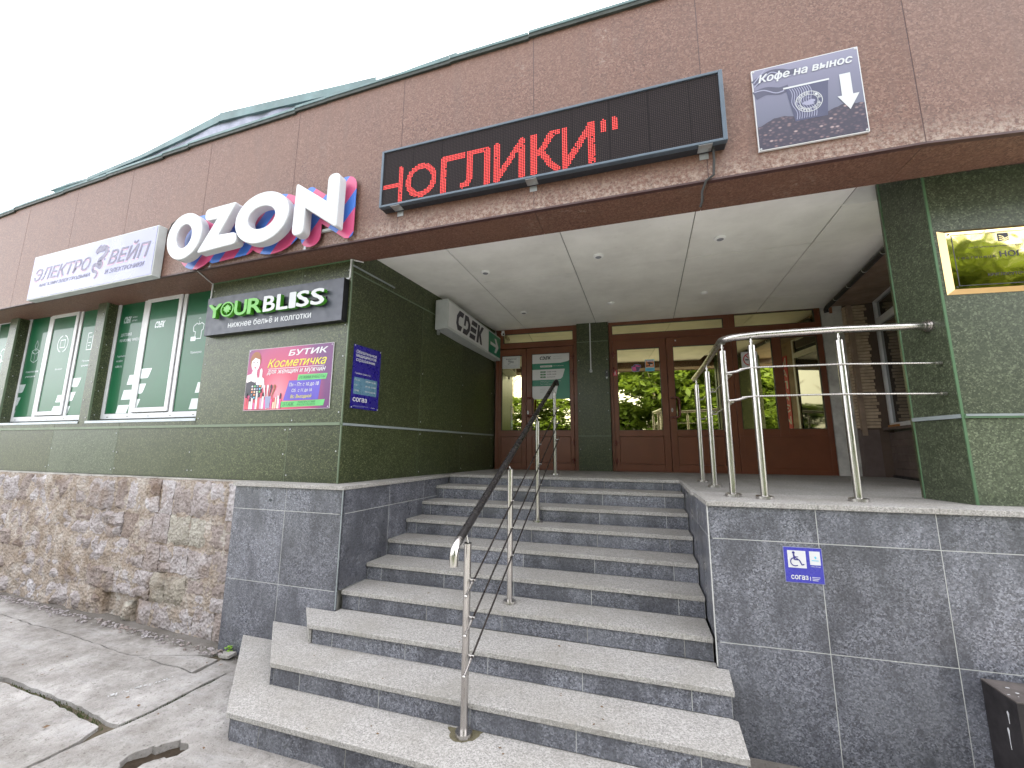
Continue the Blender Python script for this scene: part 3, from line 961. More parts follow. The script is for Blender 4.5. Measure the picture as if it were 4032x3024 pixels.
mb = MB(); mb.prism([(2.82, -1.80), (5.6, ry(5.6) + .05), (5.6, .1), (2.84, .1)], -1.54, LZ - TT - .004); mb.build('core', 'dark_grout', rp)
# pale corner strips
mb = MB(); mb.box(2.779, 2.786, -1.856, -1.849, -1.04, LZ - TT - .001); mb.build('corner_strip', 'grout', rp)
mb = MB(); mb.box(-.121, -.114, -1.856, -1.849, -1.04, LZ - TT - .001); mb.build('corner_strip', 'grey_trim', lp)

# ------------------------------------------------------------------ rubble plinth under the shop windows
rb = thing('rubble_plinth', (-3.2, -1.75, -1.51), 'crumbling rubble stone plinth under the green shop window wall', 'wall')
def rby(x): return -1.80 + (-1.36 - x) * .045
random.seed(21)
rows = [-1.54, -1.28, -1.00, -.72, -.42, -.05]
def stone_block(x0, x1, z0, z1, proud, rough, m='rubble'):
    nx, nz = max(4, int((x1 - x0) / .045)), max(4, int((z1 - z0) / .045))
    mb = MB(); idx = {}
    sx = random.uniform(0, 50)
    cx, cz = (x0 + x1) / 2, (z0 + z1) / 2
    for i in range(nx + 1):
        for j in range(nz + 1):
            u = i / nx; v = j / nz
            edge = min(u, 1 - u) * (x1 - x0); ez = min(v, 1 - v) * (z1 - z0)
            rnd_ = 1 - math.exp(-min(edge, ez) / .018)
            x = x0 + (x1 - x0) * u + 0.034 * noise.noise(Vector((sx + u * 2, v * 4, 3)))
            zz = z0 + (z1 - z0) * v + 0.030 * noise.noise(Vector((u * 6, sx, 8)))
            d = proud * rnd_ + rough * (noise.noise(Vector((x * 11, zz * 11, sx))) + .6 * noise.noise(Vector((x * 27, zz * 27, sx + 5)))) * (0.3 + .7 * rnd_)
            idx[i, j] = len(mb.v)
            mb.v.append((x, rby(x) + .05 - (zz + 1.5) * 0.0 - d, zz))
    for i in range(nx):
        for j in range(nz):
            mb.f.append((idx[i, j], idx[i + 1, j], idx[i + 1, j + 1], idx[i, j + 1]))
    b = len(mb.v)
    # sides back into the mortar
    ring = [(i, 0) for i in range(nx)] + [(nx, j) for j in range(nz)] + [(i, nz) for i in range(nx, 0, -1)] + [(0, j) for j in range(nz, 0, -1)]
    for (i, j) in ring:
        p = mb.v[idx[i, j]]; mb.v.append((p[0], rby(p[0]) + .12, p[2]))
    for k in range(len(ring)):
        k2 = (k + 1) % len(ring)
        mb.f.append((idx[ring[k2]], idx[ring[k]], b + k, b + k2))
    return mb.build('stone', m, rb, smooth=True)
for r in range(5):
    z0, z1 = rows[r], rows[r + 1]
    x = -1.37
    while x > -7.6:
        wd = random.uniform(.20, .36) if x > -3.2 else random.uniform(.26, .52)
        x0 = x - wd
        g_ = random.uniform(.008, .022)
        split = random.random() < .35 and r in (1, 2, 3, 4)
        rough = .016 if x > -3.1 else .042
        pr = random.uniform(.004, .022) if x > -3.1 else random.uniform(.010, .034)
        dz0 = random.uniform(-.01, .015) + (.05 * noise.noise(Vector((x * 1.1, r * 5.0, 0))) if r else 0); dz1 = random.uniform(-.015, .012) + (.05 * noise.noise(Vector((x * 1.1, r * 5.0 + 5.0, 0))) if r < 4 else 0)
        if r == 0 and -3.35 < x < -2.65:          # undercut: one loose round stone in a dark hollow
            if x > -3.0: stone_block(x0 + .06, x - .08, z0 + .02, z1 - .05, .045, .03, 'lichen_block')
            x = x0; continue
        if split:
            zm = (z0 + z1) / 2 + random.uniform(-.03, .03)
            stone_block(x0 + g_, x, z0 + .014, zm - .006, pr, rough); stone_block(x0 + g_, x, zm + .008, z1 + dz1 - .008, pr, rough)
        else:
            mm = 'rubble'
            if r == 1 and -2.7 < x < -2.0: mm = 'lichen_block'; pr = .040; rough = .016
            if r == 3 and -2.2 < x < -1.6: mm = 'lichen_block'; rough = .01
            stone_block(x0 + g_, x, max(z0 + .012 + dz0, -1.56), min(z1 - .010 + dz1, -.062), pr, rough, mm)
        x = x0
# mortar bed, itself lumpy
mb = MB(); idx = {}
NX, NZ = 240, 40
for i in range(NX + 1):
    for j in range(NZ + 1):
        x = -7.7 + (6.34) * i / NX; zz = -1.56 + 1.51 * j / NZ
        d = .018 * noise.noise(Vector((x * 7, zz * 7, 0))) + .024 * noise.noise(Vector((x * 2.6, zz * 2.6, 5))) + .012 * noise.noise(Vector((x * 23, zz * 23, 2)))
        if -3.3 < x < -2.55 and zz < -1.28: d -= .09
        if x < -3.0: d += .02 * min(1, (-3 - x)) * (1 + noise.noise(Vector((x * 4, zz * 4, 7))))
        idx[i, j] = len(mb.v); mb.v.append((x, rby(x) + .053 - d, zz))
for i in range(NX):
    for j in range(NZ):
        mb.f.append((idx[i, j], idx[i + 1, j], idx[i + 1, j + 1], idx[i, j + 1]))
mb.build('mortar', 'mortar', rb, smooth=True)
mb = MB(); mb.prism([(-7.7, -1.38), (-1.36, -1.72), (-1.36, -1.3), (-7.7, -1.0)], -1.56, -.05); mb.build('core', 'mortar', rb)
mb = MB(); mb.prism([(-7.7, wy(-7.7) - .02), (-1.38, wy(-1.38) - .02), (-1.38, -1.5), (-7.7, -1.4)], -.062, LZ - .004); mb.build('ledge_board', 'plaster', rb)

# ------------------------------------------------------------------ the building
B = thing('shopping_building', (2, 0, -1.5), 'low shop building clad in brown granite fascia panels over green granite walls', 'building')
def box(name, m, *a, fr=None, bevel=0, label=None, kind=None, parent=None):
    mb = MB(); mb.box(*a, fr=fr); return mb.build(name, m, parent or B, bevel=bevel, label=label, kind=kind)
ZS = 2.2
JF = [-9.4, -8.3, -7.1, -5.88, -4.72, -3.555, -2.18, -.895, .368, 1.638, 2.92, 4.155, 5.4, 6.6]
def ztop(x): return 3.755 + .012 * (x + 6)
for a, b in zip(JF, JF[1:]):
    f = Frame(a, fy(a), math.atan2(fy(b) - fy(a), b - a)); L = math.hypot(b - a, fy(b) - fy(a))
    mb = MB(); mb.box(.003, L - .003, -.03, 0, ZS, ztop(a), f)
    mb.build('fascia_panel', 'fascia', B)
    box('fascia_joint', 'brown_trim', -.009, .009, -.03, -.0015, ZS + .002, ztop(a) - .01, fr=f)
    box('fascia_backing', 'brown_trim', .0, L, -.36, -.032, ZS + .012, 3.7, fr=f)
    box('fascia_edge', 'brown_trim', .0, L, -.028, .006, ZS - .010, ZS + .004, fr=f)
    # soffit panels
    yb0, yb1 = (-1.38, -1.38) if a < -.4 else (-1.60, -1.60)
    if a < -.4 and b > -.4: yb0 = yb1 = -1.40
    if a >= -.4 or b > 4: yb0 = yb1 = -1.60
    mb = MB(); pl = [(b - .002, yb1), (a + .002, yb0)] if not (a < -.4 < b) else [(b - .002, -1.60), (-.345, -1.60), (-.345, -1.40), (a + .002, -1.40)]
    mb.prism([(a + .002, fy(a) + .026), (b - .002, fy(b) + .026)] + pl, ZS, ZS + .02)
    mb.build('soffit_panel', 'fascia', B)
box('soffit_return', 'fascia', -.34, 6.6, -1.60, -1.58, ZS + .0205, 2.50)
# unseen roof slab added to block light from above; walls behind the cladding
mb = MB(); mb.prism([(x, fy(x) + .04) for x in JF] + [(6.6, 12), (-9.4, 12)], 3.60, 3.72); mb.build('roof', 'asphalt', B)
mb = MB(); mb.prism([(-9.4, -1.24), (-2.36, -1.46), (-2.34, -1.585), (-.36, -1.645), (.04, 1.58), (.04, 12), (-9.4, 12)], -.06, 3.6); mb.build('wall_core', 'dark_grout', B)
mb = MB(); mb.prism([(-.30, 1.66), (5.6, 1.90), (5.6, 12), (-.30, 12)], -.06, 3.6); mb.build('wall_core', 'dark_grout', B)

# coping on top of the fascia
xs = [-9.4, -7.6, -6.3, -5.05, -4.1, -3.0, -2.55, -.95, -.55, .85, 1.6, 2.9, 4.2, 5.4, 6.6]
random.seed(4)
for i, (a, b) in enumerate(zip(xs, xs[1:])):
    f = Frame(a, fy(a), math.atan2(fy(b) - fy(a), b - a)); L = math.hypot(b - a, fy(b) - fy(a))
    dz = random.uniform(-.006, .008)
    z0 = ztop(a) - .022 + dz
    box('coping', 'flash_edge', 0, L, -.06, .022, z0, z0 + .035, fr=f)
    box('coping', 'flash_green', 0, L - .004, -.20, .028, z0 + .0355, z0 + .062, fr=f)
# loose roof flashing that has lifted behind the coping
def strip(pts, w, y, m, dep=.05):
    """pts: (x, z) lower edge, w widths"""
    mb = MB()
    n = len(pts)
    for i in range(n - 1):
        (x0, z0), (x1, z1) = pts[i], pts[i + 1]; w0, w1 = w[i], w[i + 1]
        a = [(x0, y, z0), (x1, y, z1), (x1, y - .0, z1 + w1), (x0, y, z0 + w0)]
        b_ = [(p[0], p[1] + dep, p[2] + .01) for p in a]
        mb.poly(a); mb.poly([a[3], a[2], b_[2], b_[3]]); mb.poly(list(reversed(b_))); mb.poly([a[0], b_[0], b_[1], a[1]])
        if i == 0: mb.poly([a[0], a[3], b_[3], b_[0]])
        if i == n - 2: mb.poly([a[1], b_[1], b_[2], a[2]])
    return mb.build('loose_flashing', m, B)
strip([(-4.5, 3.79), (-3.5, 3.885), (-2.8, 3.98), (-2.19, 4.07)], [.05, .055, .085, .11], -1.90, 'flash_green')
strip([(-2.19, 4.075), (-1.4, 4.03), (-.6, 3.975), (-.03, 3.925)], [.11, .10, .095, .105], -1.905, 'flash_green')
strip([(-.03, 3.90), (.4, 3.90), (.87, 3.91)], [.06, .10, .115], -1.91, 'flash_green')
strip([(.87, 3.86), (1.6, 3.86), (2.6, 3.87), (4.0, 3.89), (6.0, 3.92)], [.05, .05, .05, .05, .05], -1.90, 'flash_green')
strip([(-5.3, 3.80), (-4.9, 3.815), (-4.3, 3.80)], [.015, .03, .03], -1.89, 'flash_green')
# crumpled galvanised sheet showing between the two
mb = MB(); idx = {}
for i in range(61):
    for j in range(9):
        x = -4.5 + 4.9 * i / 60; tz = 0
        lowr = [(-4.6, 3.79), (-3.5, 3.885), (-2.8, 3.98), (-2.19, 4.07), (-1.4, 4.03), (-.6, 3.975), (-.03, 3.925), (.5, 3.90)]
        top_z = 0
        for (xa_, za_), (xb_, zb2) in zip(lowr, lowr[1:]):
            if xa_ <= x <= xb_: top_z = za_ + (zb2 - za_) * (x - xa_) / (xb_ - xa_) + .03
        z_ = 3.74 + (top_z - 3.74) * j / 8
        idx[i, j] = len(mb.v); mb.v.append((x, -1.872 + .02 * noise.noise(Vector((x * 4, j * .5, 3))), z_))
for i in range(60):
    for j in range(8): mb.f.append((idx[i, j], idx[i + 1, j], idx[i + 1, j + 1], idx[i, j + 1]))
mb.build('galvanised_sheet', 'old_sheet', B, smooth=True)
mb = MB(); mb.ball((-2.16, -1.80, 4.17), .11, 10, 8, (1.1, .6, .7)); mb.build('sealant_lump', 'plaster', B, smooth=True)

# green cladding, shop side
def panel(fr, u0, u1, z0, z1, m='green_granite', th=.018, n=0.0):
    mb = MB(); mb.box(u0 + .0025, u1 - .0025, n - th, n, z0, z1, fr)
    return mb.build('cladding_panel', m, B)
LJ = [-9.4, -7.6, -6.29, -5.015, -3.662, -2.335, -.99, -.340]
for i, (a, b) in enumerate(zip(LJ, LJ[1:])):
    panel(WALL, a, b, LZ + .001, .512, 'pale_green_granite' if i == 3 else 'green_granite')
    if b <= -2.3:
        panel(WALL, a, b, .542, .592)
    box('cladding_joint', 'pale_trim', b - .003, b + .003, -.016, -.001, LZ + .002, .511, fr=WALL) if i < 6 else None
box('lower_backing', 'green_trim', -9.4, -.345, -.3, -.0185, LZ + .002, .60, fr=WALL)
for a, b in ((-2.350, -.99), (-.99, -.340)):
    panel(WALL, a, b, .542, ZS - .002)
box('cladding_joint', 'pale_trim', -.993, -.987, -.016, -.001, .544, ZS - .003, fr=WALL)
box('trim_strip', 'pale_trim', -9.4, -.345, -.016, .012, .513, .541, fr=WALL)
box('corner_trim', 'pale_trim', -.339, -.329, -.02, .006, LZ + .001, ZS - .001, fr=WALL)
box('top_trim', 'green_trim', -2.35, -.345, -.001, .006, ZS - .012, ZS - .001, fr=WALL)
INN = Frame(-.329, -1.677, math.atan2(3.227, .389))
ILn = math.hypot(3.227, .389)
ij = [0.006, 1.19, 2.17, 3.12, ILn]
for a, b in zip(ij, ij[1:]):
    panel(INN, a, b, LZ + .001, .512); panel(INN, a, b, .536, 2.06); panel(INN, a, b, 2.075, 2.38)
box('trim_strip', 'grey_trim', 0.01, ILn, -.016, .010, .513, .535, fr=INN)
box('trim_strip', 'pale_trim', 0.01, ILn, -.016, .006, 2.061, 2.074, fr=INN)
for a in ij[1:-1]: box('cladding_joint', 'pale_trim', a - .003, a + .003, -.016, -.001, LZ + .002, 2.06, fr=INN)
random.seed(11)
for a in LJ[2:]:
    for dz in (.04, .25, .46):
        for s_ in (-.035, .03):
            if random.random() < .62 and a + s_ < -.35: screw(WALL.P(a + s_, dz + random.uniform(-.02, .02), .003), B)
for zz in (.60, .95, 1.22, 1.48, 1.8, 2.12):
    for u in (-2.30, -1.04, -.95, -.375):
        if random.random() < .75: screw(WALL.P(u, zz + random.uniform(-.04, .04), .003), B)
for a in ij[1:-1]:
    for dz in (.0, .45, .6, 1.2): screw(INN.P(a + .03, dz + .02, .003), B)

# piers between the shop windows
REC = -.125          # windows sit this far behind the cladding face
for (a, b) in ((-9.0, -8.75), (-6.66, -6.46), (-4.515, -4.330)):
    panel(WALL, a, b - .004, .592, ZS - .002)
    mb = MB(); mb.box(b - .022, b - .002, REC - .01, -.019, .593, ZS - .003, WALL); mb.build('cladding_panel', 'green_granite', B)
    mb = MB(); mb.box(a + .002, a + .02, REC - .01, -.019, .593, ZS - .003, WALL); mb.build('cladding_panel', 'green_granite', B)
    box('corner_trim', 'pale_trim', b - .003, b + .002, -.022, .002, .593, ZS - .003, fr=WALL)
    for k in range(7): screw(WALL.P((a + b) / 2 + (-1) ** k * .05, .66 + .23 * k, .003), B); screw(WALL.P(b + .001, .70 + .31 * k, -.06) , B)

# ------------------------------------------------------------------ shop windows with green film
def swoosh(fr, par, u, v, n, clip=None, s=1.0):
    for k in range(3):
        w_, h_ = .155 * s, .100 * s
        vv = v - k * .155 * s; uu = u - k * .055 * s
        pts = roundpoly([(uu, vv, .001), (uu + w_ + .03, vv, .001), (uu + w_ - .02, vv - h_, .05), (uu - .03, vv - h_, .001)])
        if clip: pts = [(min(max(p[0], clip[0]), clip[1]), min(max(p[1], clip[2]), 3)) for p in pts]
        flat(fr, pts, n, 'film_print', par, 'print')
def cdek(fr, u0, u1, v0, v1, n, m, par, depth=0.0, k=0.0, shear=0.2):
    """four letter mark, slanted, with cut strokes"""
    H = v1 - v0; W = u1 - u0; sh = shear * H; w4 = (W - sh) / 4.05
    C_ = [(.98, 1), (.30, 1), (0, .68), (0, .30), (.28, 0), (.72, 0), (.88, .27), (.42, .27), (.30, .38), (.30, .60), (.44, .73), (.86, .73)]
    D_ = [(.06, 1), (.58, 1), (.96, .66), (.96, .34), (.60, 0), (-.06, 0), (.02, .27), (.46, .27), (.64, .40), (.64, .60), (.50, .73), (.30, .73), (.26, .42), (.0, .42)]
    E1 = [(.12, 1), (1, 1), (.94, .74), (.04, .74)]; E2 = [(.02, .63), (.90, .63), (.86, .37), (-.04, .37)]; E3 = [(-.06, .26), (.84, .26), (.78, 0), (-.10, 0)]
    K_ = [(.04, 1), (.34, 1), (.34, .62), (.66, 1), (1.05, 1), (.62, .55), (1.0, 0), (.66, 0), (.36, .42), (.34, 0), (.0, 0)]
    mb = MB()
    for i, L in enumerate(([C_], [D_], [E1, E2, E3], [K_])):
        for P_ in L:
            pts = [(u0 + (i * 1.01 + p[0] * .94) * w4 + sh * p[1], v0 + p[1] * H) for p in P_]
            if depth: mb.slabuv(fr, pts, n - depth, n)
            else: mb.slabuv(fr, pts, n - .0006, n)
    return mb.build('lettering', m, par)

def shop_window(x0, full=True, variant=0):
    """x0 = left outer edge; modules repeat every 2.15 m"""
    F = Frame(0, 0); F.o = WALL.o.copy(); F.a = WALL.a.copy(); F.n = WALL.n.copy(); F.o = F.o + F.n * REC
    x1 = x0 + 2.0 if full else x0 + 2.03
    if x0 > -5: x1 = -2.34
    a, m1, m2, b = x0, x0 + .575, x0 + 1.335, x1
    zb, zt = .645, 2.255
    mb = MB()
    mb.box(a, b, -.04, .0, zb, .712, F); mb.box(a, b, -.04, .0, 2.215, zt, F)
    mb.box(a, a + .085, -.04, .0, .7122, 2.2148, F); mb.box(b - .06, b, -.04, .0, .7122, 2.2148, F)
    mb.box(m1 + .005, m1 + .075, -.04, .0, .7122, 2.2148, F); mb.box(m2 - .0, m2 + .062, -.04, .0, .7122, 2.2148, F)
    wn = mb.build('window', 'white_pvc', B, bevel=.004)
    # opening sash, proud of the frame
    s0, s1 = m1 + .085, m2 - .005
    mb = MB(); z0, z1 = .722, 2.205
    mb.box(s0, s0 + .068, .0, .016, z0, z1, F); mb.box(s1 - .06, s1, .0, .016, z0, z1, F)
    mb.box(s0 + .0682, s1 - .0602, .0, .016, z0, z0 + .055, F); mb.box(s0 + .0682, s1 - .0602, .0, .016, z1 - .05, z1, F)
    mb.build('sash', 'white_pvc', wn, bevel=.004)
    for p, q, z0, z1, n in ((a + .085, m1 + .005, .712, 2.215, -.014), (s0 + .066, s1 - .058, .775, 2.157, .004), (m2 + .062, b - .06, .712, 2.215, -.014)):
        mb = MB(); mb.box(p - .002, q + .002, n - .012, n, z0 - .002, z1 + .002, F); mb.build('pane', 'film', wn)
    for p, q, z0, z1, n in ((a + .085, m1 + .005, .712, 2.215, -.013), (m2 + .062, b - .06, .712, 2.215, -.013), (s0 + .066, s1 - .058, .775, 2.157, .005)):
        mb = MB(); e = .006
        mb.box(p, p + e, n - .01, n, z0, z1, F); mb.box(q - e, q, n - .01, n, z0, z1, F); mb.box(p + e, q - e, n - .01, n, z1 - e, z1, F); mb.box(p + e, q - e, n - .01, n, z0, z0 + e, F)
        mb.build('gasket', 'rubber', wn)
    mb = MB(); mb.box(a + .0, b + .0, .0, .13, zb - .035, zb - .028, F); mb.box(a, b, .128, .132, zb - .058, zb - .028, F)
    mb.build('sill', 'sill_metal', wn)
    for k in range(5):
        u = a + .16 + k * .40
        mb = MB(); mb.box(u, u + .035, .0, .002, .668, .674, F); mb.build('drain_slot', 'dark', wn)
    nn = -.0125
    pc = (s0 + .0665, s1 - .0585)
    if variant == 0:
        cdek(F, a + .17, a + .33, 1.93, 2.02, nn, 'film_print', wn)
        text('экспресс', F, a + .35, a + .45, 1.985, 2.01, nn, 'film_print', wn, bold=.02); text('доставка', F, a + .35, a + .45, 1.94, 1.965, nn, 'film_print', wn, bold=.02)
        text('доставка', F, a + .16, a + .38, 1.74, 1.79, nn, 'film_print', wn, bold=.02)
        text('по всему миру', F, a + .15, a + .55, 1.66, 1.71, nn, 'film_print', wn, bold=.02)
        text('Подробности', F, a + .15, a + .32, 1.46, 1.49, nn, 'film_print', wn, bold=.02); text('на сайте', F, a + .15, a + .28, 1.40, 1.43, nn, 'film_print', wn, bold=.02)
        text('cdek.ru', F, a + .15, a + .28, 1.325, 1.36, nn, 'film_print', wn, bold=.03)
        cdek(F, pc[0] + .13, pc[0] + .33, 1.80, 1.885, .0055, 'film_print', wn)
        # shirt on a hanger
        c = m2 + .062 + .26
        hang = [[(c - .05, 1.60), (c - .05, 1.69), (c - .085, 1.70), (c - .095, 1.76), (c - .04, 1.80), (c - .02, 1.785), (c + .02, 1.785), (c + .04, 1.80), (c + .085, 1.775), (c + .08, 1.71), (c + .055, 1.70), (c + .055, 1.60)]]
        for poly_ in hang:
            for p, q in zip(poly_, poly_[1:] + poly_[:1]):
                d = Vector(q) - Vector(p); nrm = Vector((-d.y, d.x)).normalized() * .005
                flat(F, [tuple(Vector(p) - nrm), tuple(Vector(q) - nrm), tuple(Vector(q) + nrm), tuple(Vector(p) + nrm)], nn, 'film_print', wn)
        flat(F, roundpoly([(c - .12, 1.575), (c - .03, 1.575), (c - .03, 1.63), (c - .12, 1.63)], .01), nn + .0008, 'film_print', wn)
        for i in range(6):
            t0, t1 = -1.4 + i * .7, -1.4 + (i + 1) * .7
            p, q = (c + .02 * math.cos(t0 + 1.3), 1.84 + .02 * math.sin(t0 + 1.3)), (c + .02 * math.cos(t1 + 1.3), 1.84 + .02 * math.sin(t1 + 1.3))
            flat(F, [p, q, (q[0], q[1] + .006), (p[0], p[1] + .006)], nn, 'film_print', wn)
        flat(F, rect(c - .004, c + .002, 1.79, 1.825), nn, 'film_print', wn)
        text('Примерка', F, c - .09, c + .10, 1.41, 1.445, nn, 'film_print', wn, bold=.02)
        swoosh(F, wn, m1 - .10, 1.21, nn, s=1.25, clip=(a + .09, m1 + .0, .716))
        swoosh(F, wn, pc[0] - .02, 1.275, .0055, s=1.25, clip=(pc[0] + .002, pc[1], .779))
        swoosh(F, wn, b - .19, 1.25, nn, s=1.25, clip=(m2 + .07, b - .064, .716))
    else:
        c = a + .33
        for pts in ([(c, 1.52), (c + .09, 1.56), (c + .09, 1.68), (c, 1.65)], [(c, 1.52), (c - .09, 1.56), (c - .09, 1.68), (c, 1.65)], [(c, 1.65), (c + .10, 1.69), (c + .01, 1.735), (c - .10, 1.70)], [(c, 1.70), (c + .04, 1.78), (c, 1.86), (c - .04, 1.78)]):
            for p, q in zip(pts, pts[1:] + pts[:1]):
                d = Vector(q) - Vector(p); nrm = Vector((-d.y, d.x)).normalized() * .005
                flat(F, [tuple(Vector(p) - nrm), tuple(Vector(q) - nrm), tuple(Vector(q) + nrm), tuple(Vector(p) + nrm)], nn, 'film_print', wn)
        text('Комплексная', F, a + .18, a + .50, 1.37, 1.40, nn, 'film_print', wn, bold=.02); text('упаковка', F, a + .18, a + .44, 1.29, 1.32, nn, 'film_print', wn, bold=.02)
        cc = (pc[0] + pc[1]) / 2 + .04
        for i in range(14):
            if i in (3, 10): continue
            t0 = i * .449; p = (cc + .13 * math.cos(t0), 1.75 + .13 * math.sin(t0)); q = (cc + .13 * math.cos(t0 + .449), 1.75 + .13 * math.sin(t0 + .449))
            p2 = (cc + .118 * math.cos(t0), 1.75 + .118 * math.sin(t0)); q2 = (cc + .118 * math.cos(t0 + .449), 1.75 + .118 * math.sin(t0 + .449))
            flat(F, [p2, p, q, q2], .0055, 'film_print', wn)
        for pts in (rect(cc - .05, cc + .05, 1.69, 1.70), rect(cc - .05, cc + .05, 1.80, 1.81), rect(cc - .06, cc - .05, 1.69, 1.81), rect(cc + .05, cc + .06, 1.69, 1.81)): flat(F, pts, .0055, 'film_print', wn)
        text('Возврат', F, cc - .07, cc + .10, 1.36, 1.39, .0055, 'film_print', wn, bold=.02)
        c = m2 + .062 + .24
        for pts in (rect(c - .06, c - .05, 1.62, 1.87), rect(c + .05, c + .06, 1.62, 1.83), rect(c - .05, c + .05, 1.62, 1.63), rect(c - .05, c + .02, 1.86, 1.87), rect(c - .03, c + .03, 1.80, 1.808), rect(c - .03, c + .03, 1.72, 1.728), rect(c - .03, c + .01, 1.68, 1.688)): flat(F, pts, nn, 'film_print', wn)
        text('Прием', F, c - .10, c + .06, 1.45, 1.48, nn, 'film_print', wn, bold=.02); text('документов', F, c - .10, c + .14, 1.38, 1.41, nn, 'film_print', wn, bold=.02)
        swoosh(F, wn, a + .02, 1.20, nn, s=1.25, clip=(a + .09, m1, .716))
        swoosh(F, wn, m2 + .03, 1.23, nn, s=1.25, clip=(m2 + .065, b - .064, .716))
        swoosh(F, wn, pc[1] - .12, 1.0, .0055, clip=(pc[0], pc[1] - .002, .779))
shop_window(-4.365, True, 0)
shop_window(-6.515, True, 1)
shop_window(-8.72, True, 0)
box('reveal_board', 'white_sheet', -9.4, -2.34, REC - .05, REC - .001, 2.2555, 2.27, fr=WALL)

# ------------------------------------------------------------------ entrance recess: ceiling, doors, right-hand wall
cj = {0: -.45, 1: .575, 2: 1.765, 3: 2.955, 4: 4.115, 5: 5.35}
cy = [-1.58, -.445, 1.10, 1.80]
for i in range(5):
    for j in range(3):
        sk = lambda x, y: x + (y + .0) * .022
        a, b, c, d = cj[i] + .005, cj[i + 1] - .005, cy[j] + .004, cy[j + 1] - .004
        if i == 4 and j == 0: c = -1.10
        mb = MB(); mb.prism([(sk(a, c), c), (sk(b, c), c), (sk(b, d), d), (sk(a, d), d)], 2.34 + .0015 * ((i + j) % 2), 2.352)
        mb.build('ceiling_panel', 'ceiling', B)
box('ceiling_backing', 'dark_grout', -.5, 4.10, -1.58, 1.9, 2.3535, 2.40)
box('ceiling_backing', 'dark_grout', 4.101, 5.6, -1.10, 1.9, 2.3535, 2.40)
box('ceiling_panel', 'ceiling', 4.085, 5.6, -1.575, -1.09, 2.475, 2.49)
box('ceiling_edge', 'ceiling', 4.085, 5.6, -1.108, -1.103, 2.341, 2.474)

D = Frame(0, 1.546, math.atan2(.195, 4.876))
dk = D.a.x; D.a = D.a / dk
def dbox(mb, u0, u1, z0, z1, n0, n1): mb.box(u0, u1, n0, n1, z0, z1, D)
def frame_ring(mb, u0, u1, z0, z1, wl, wr, wb, wt, n0, n1):
    dbox(mb, u0, u0 + wl, z0, z1, n0, n1); dbox(mb, u1 - wr, u1, z0, z1, n0, n1)
    if wb: dbox(mb, u0 + wl + .0002, u1 - wr - .0002, z0, z0 + wb, n0, n1)
    if wt: dbox(mb, u0 + wl + .0002, u1 - wr - .0002, z1 - wt, z1, n0, n1)
def transom(u0, u1, p0, p1, z0, zt, pz0, pz1):
    mb = MB(); frame_ring(mb, u0, u1, z0, zt, p0 - u0, u1 - p1, pz0 - z0, zt - pz1, -.05, .0)
    o = mb.build('transom', 'door_paint', B, bevel=.003)
    mb = MB(); dbox(mb, p0 - .005, p1 + .005, pz0 - .005, pz1 + .005, -.045, -.028); mb.build('pane', 'mirror', o)
    mb = MB(); frame_ring(mb, p0, p1, pz0, pz1, .006, .006, .006, .006, -.027, -.005); mb.build('gasket', 'rubber', o)
def leaf(u0, u1, p0, p1, zt, pz0, pz1, n1=.012, handle=None, hinges=None, panel_=True, lock=None):
    mb = MB(); dbox(mb, u0, p0, LZ + .012, zt, -.04, n1); dbox(mb, p1, u1, LZ + .012, zt, -.04, n1)
    dbox(mb, p0 + .0002, p1 - .0002, pz1, zt, -.04, n1); dbox(mb, p0 + .0002, p1 - .0002, .50, pz0, -.04, n1); dbox(mb, p0 + .0002, p1 - .0002, LZ + .012, .08, -.04, n1)
    o = mb.build('door', 'door_paint', B, bevel=.003)
    mb = MB(); dbox(mb, p0 + .004, p1 - .004, .084, .496, -.03, n1 - .006); mb.build('lower_panel', 'door_paint', o, bevel=.003)
    mb = MB(); dbox(mb, p0, p1, pz0, pz1, -.035, n1 - .026); mb.build('pane', 'mirror', o)
    mb = MB(); frame_ring(mb, p0, p1, pz0, pz1, .007, .007, .007, .007, n1 - .026, n1 - .004); mb.build('gasket', 'rubber', o)
    if handle:
        u, zc = handle; mb = MB(); s_ = handle_side
        q = [D.P(u, zc + .15, n1), D.P(u, zc + .15, n1 + .05), D.P(u + .02 * s_, zc + .15, n1 + .062), D.P(u + .075 * s_, zc + .15, n1 + .065), D.P(u + .10 * s_, zc + .12, n1 + .065), D.P(u + .10 * s_, zc - .12, n1 + .065), D.P(u + .075 * s_, zc - .15, n1 + .065), D.P(u + .02 * s_, zc - .15, n1 + .062), D.P(u, zc - .15, n1 + .05), D.P(u, zc - .15, n1)]
        mb.tube(q, .014, 10); mb.build('handle', 'door_handle', o, smooth=True)
    if lock:
        mb = MB(); mb.slabuv(D, ell(lock, .895, .013, .032, 16), n1, n1 + .008); mb.build('lock_plate', 'zinc', o)
        mb = MB(); mb.slabuv(D, rect(lock - .003, lock + .003, .875, .905), n1 + .008, n1 + .010); mb.build('keyhole', 'dark', o)
    if hinges:
        for hz in (.12, .40, 1.55, 1.80):
            mb = MB()
            mb.tube([D.P(hinges, hz - .045, n1 + .012), D.P(hinges, hz + .045, n1 + .012)], .011, 8)
            dbox(mb, hinges - .035, hinges + .035, hz - .012, hz + .022, n1, n1 + .01)
            mb.build('hinge', 'door_handle', o)
simple('door_handle', (0.11, 0.022, 0.014), 0.3, 0, 0.5)
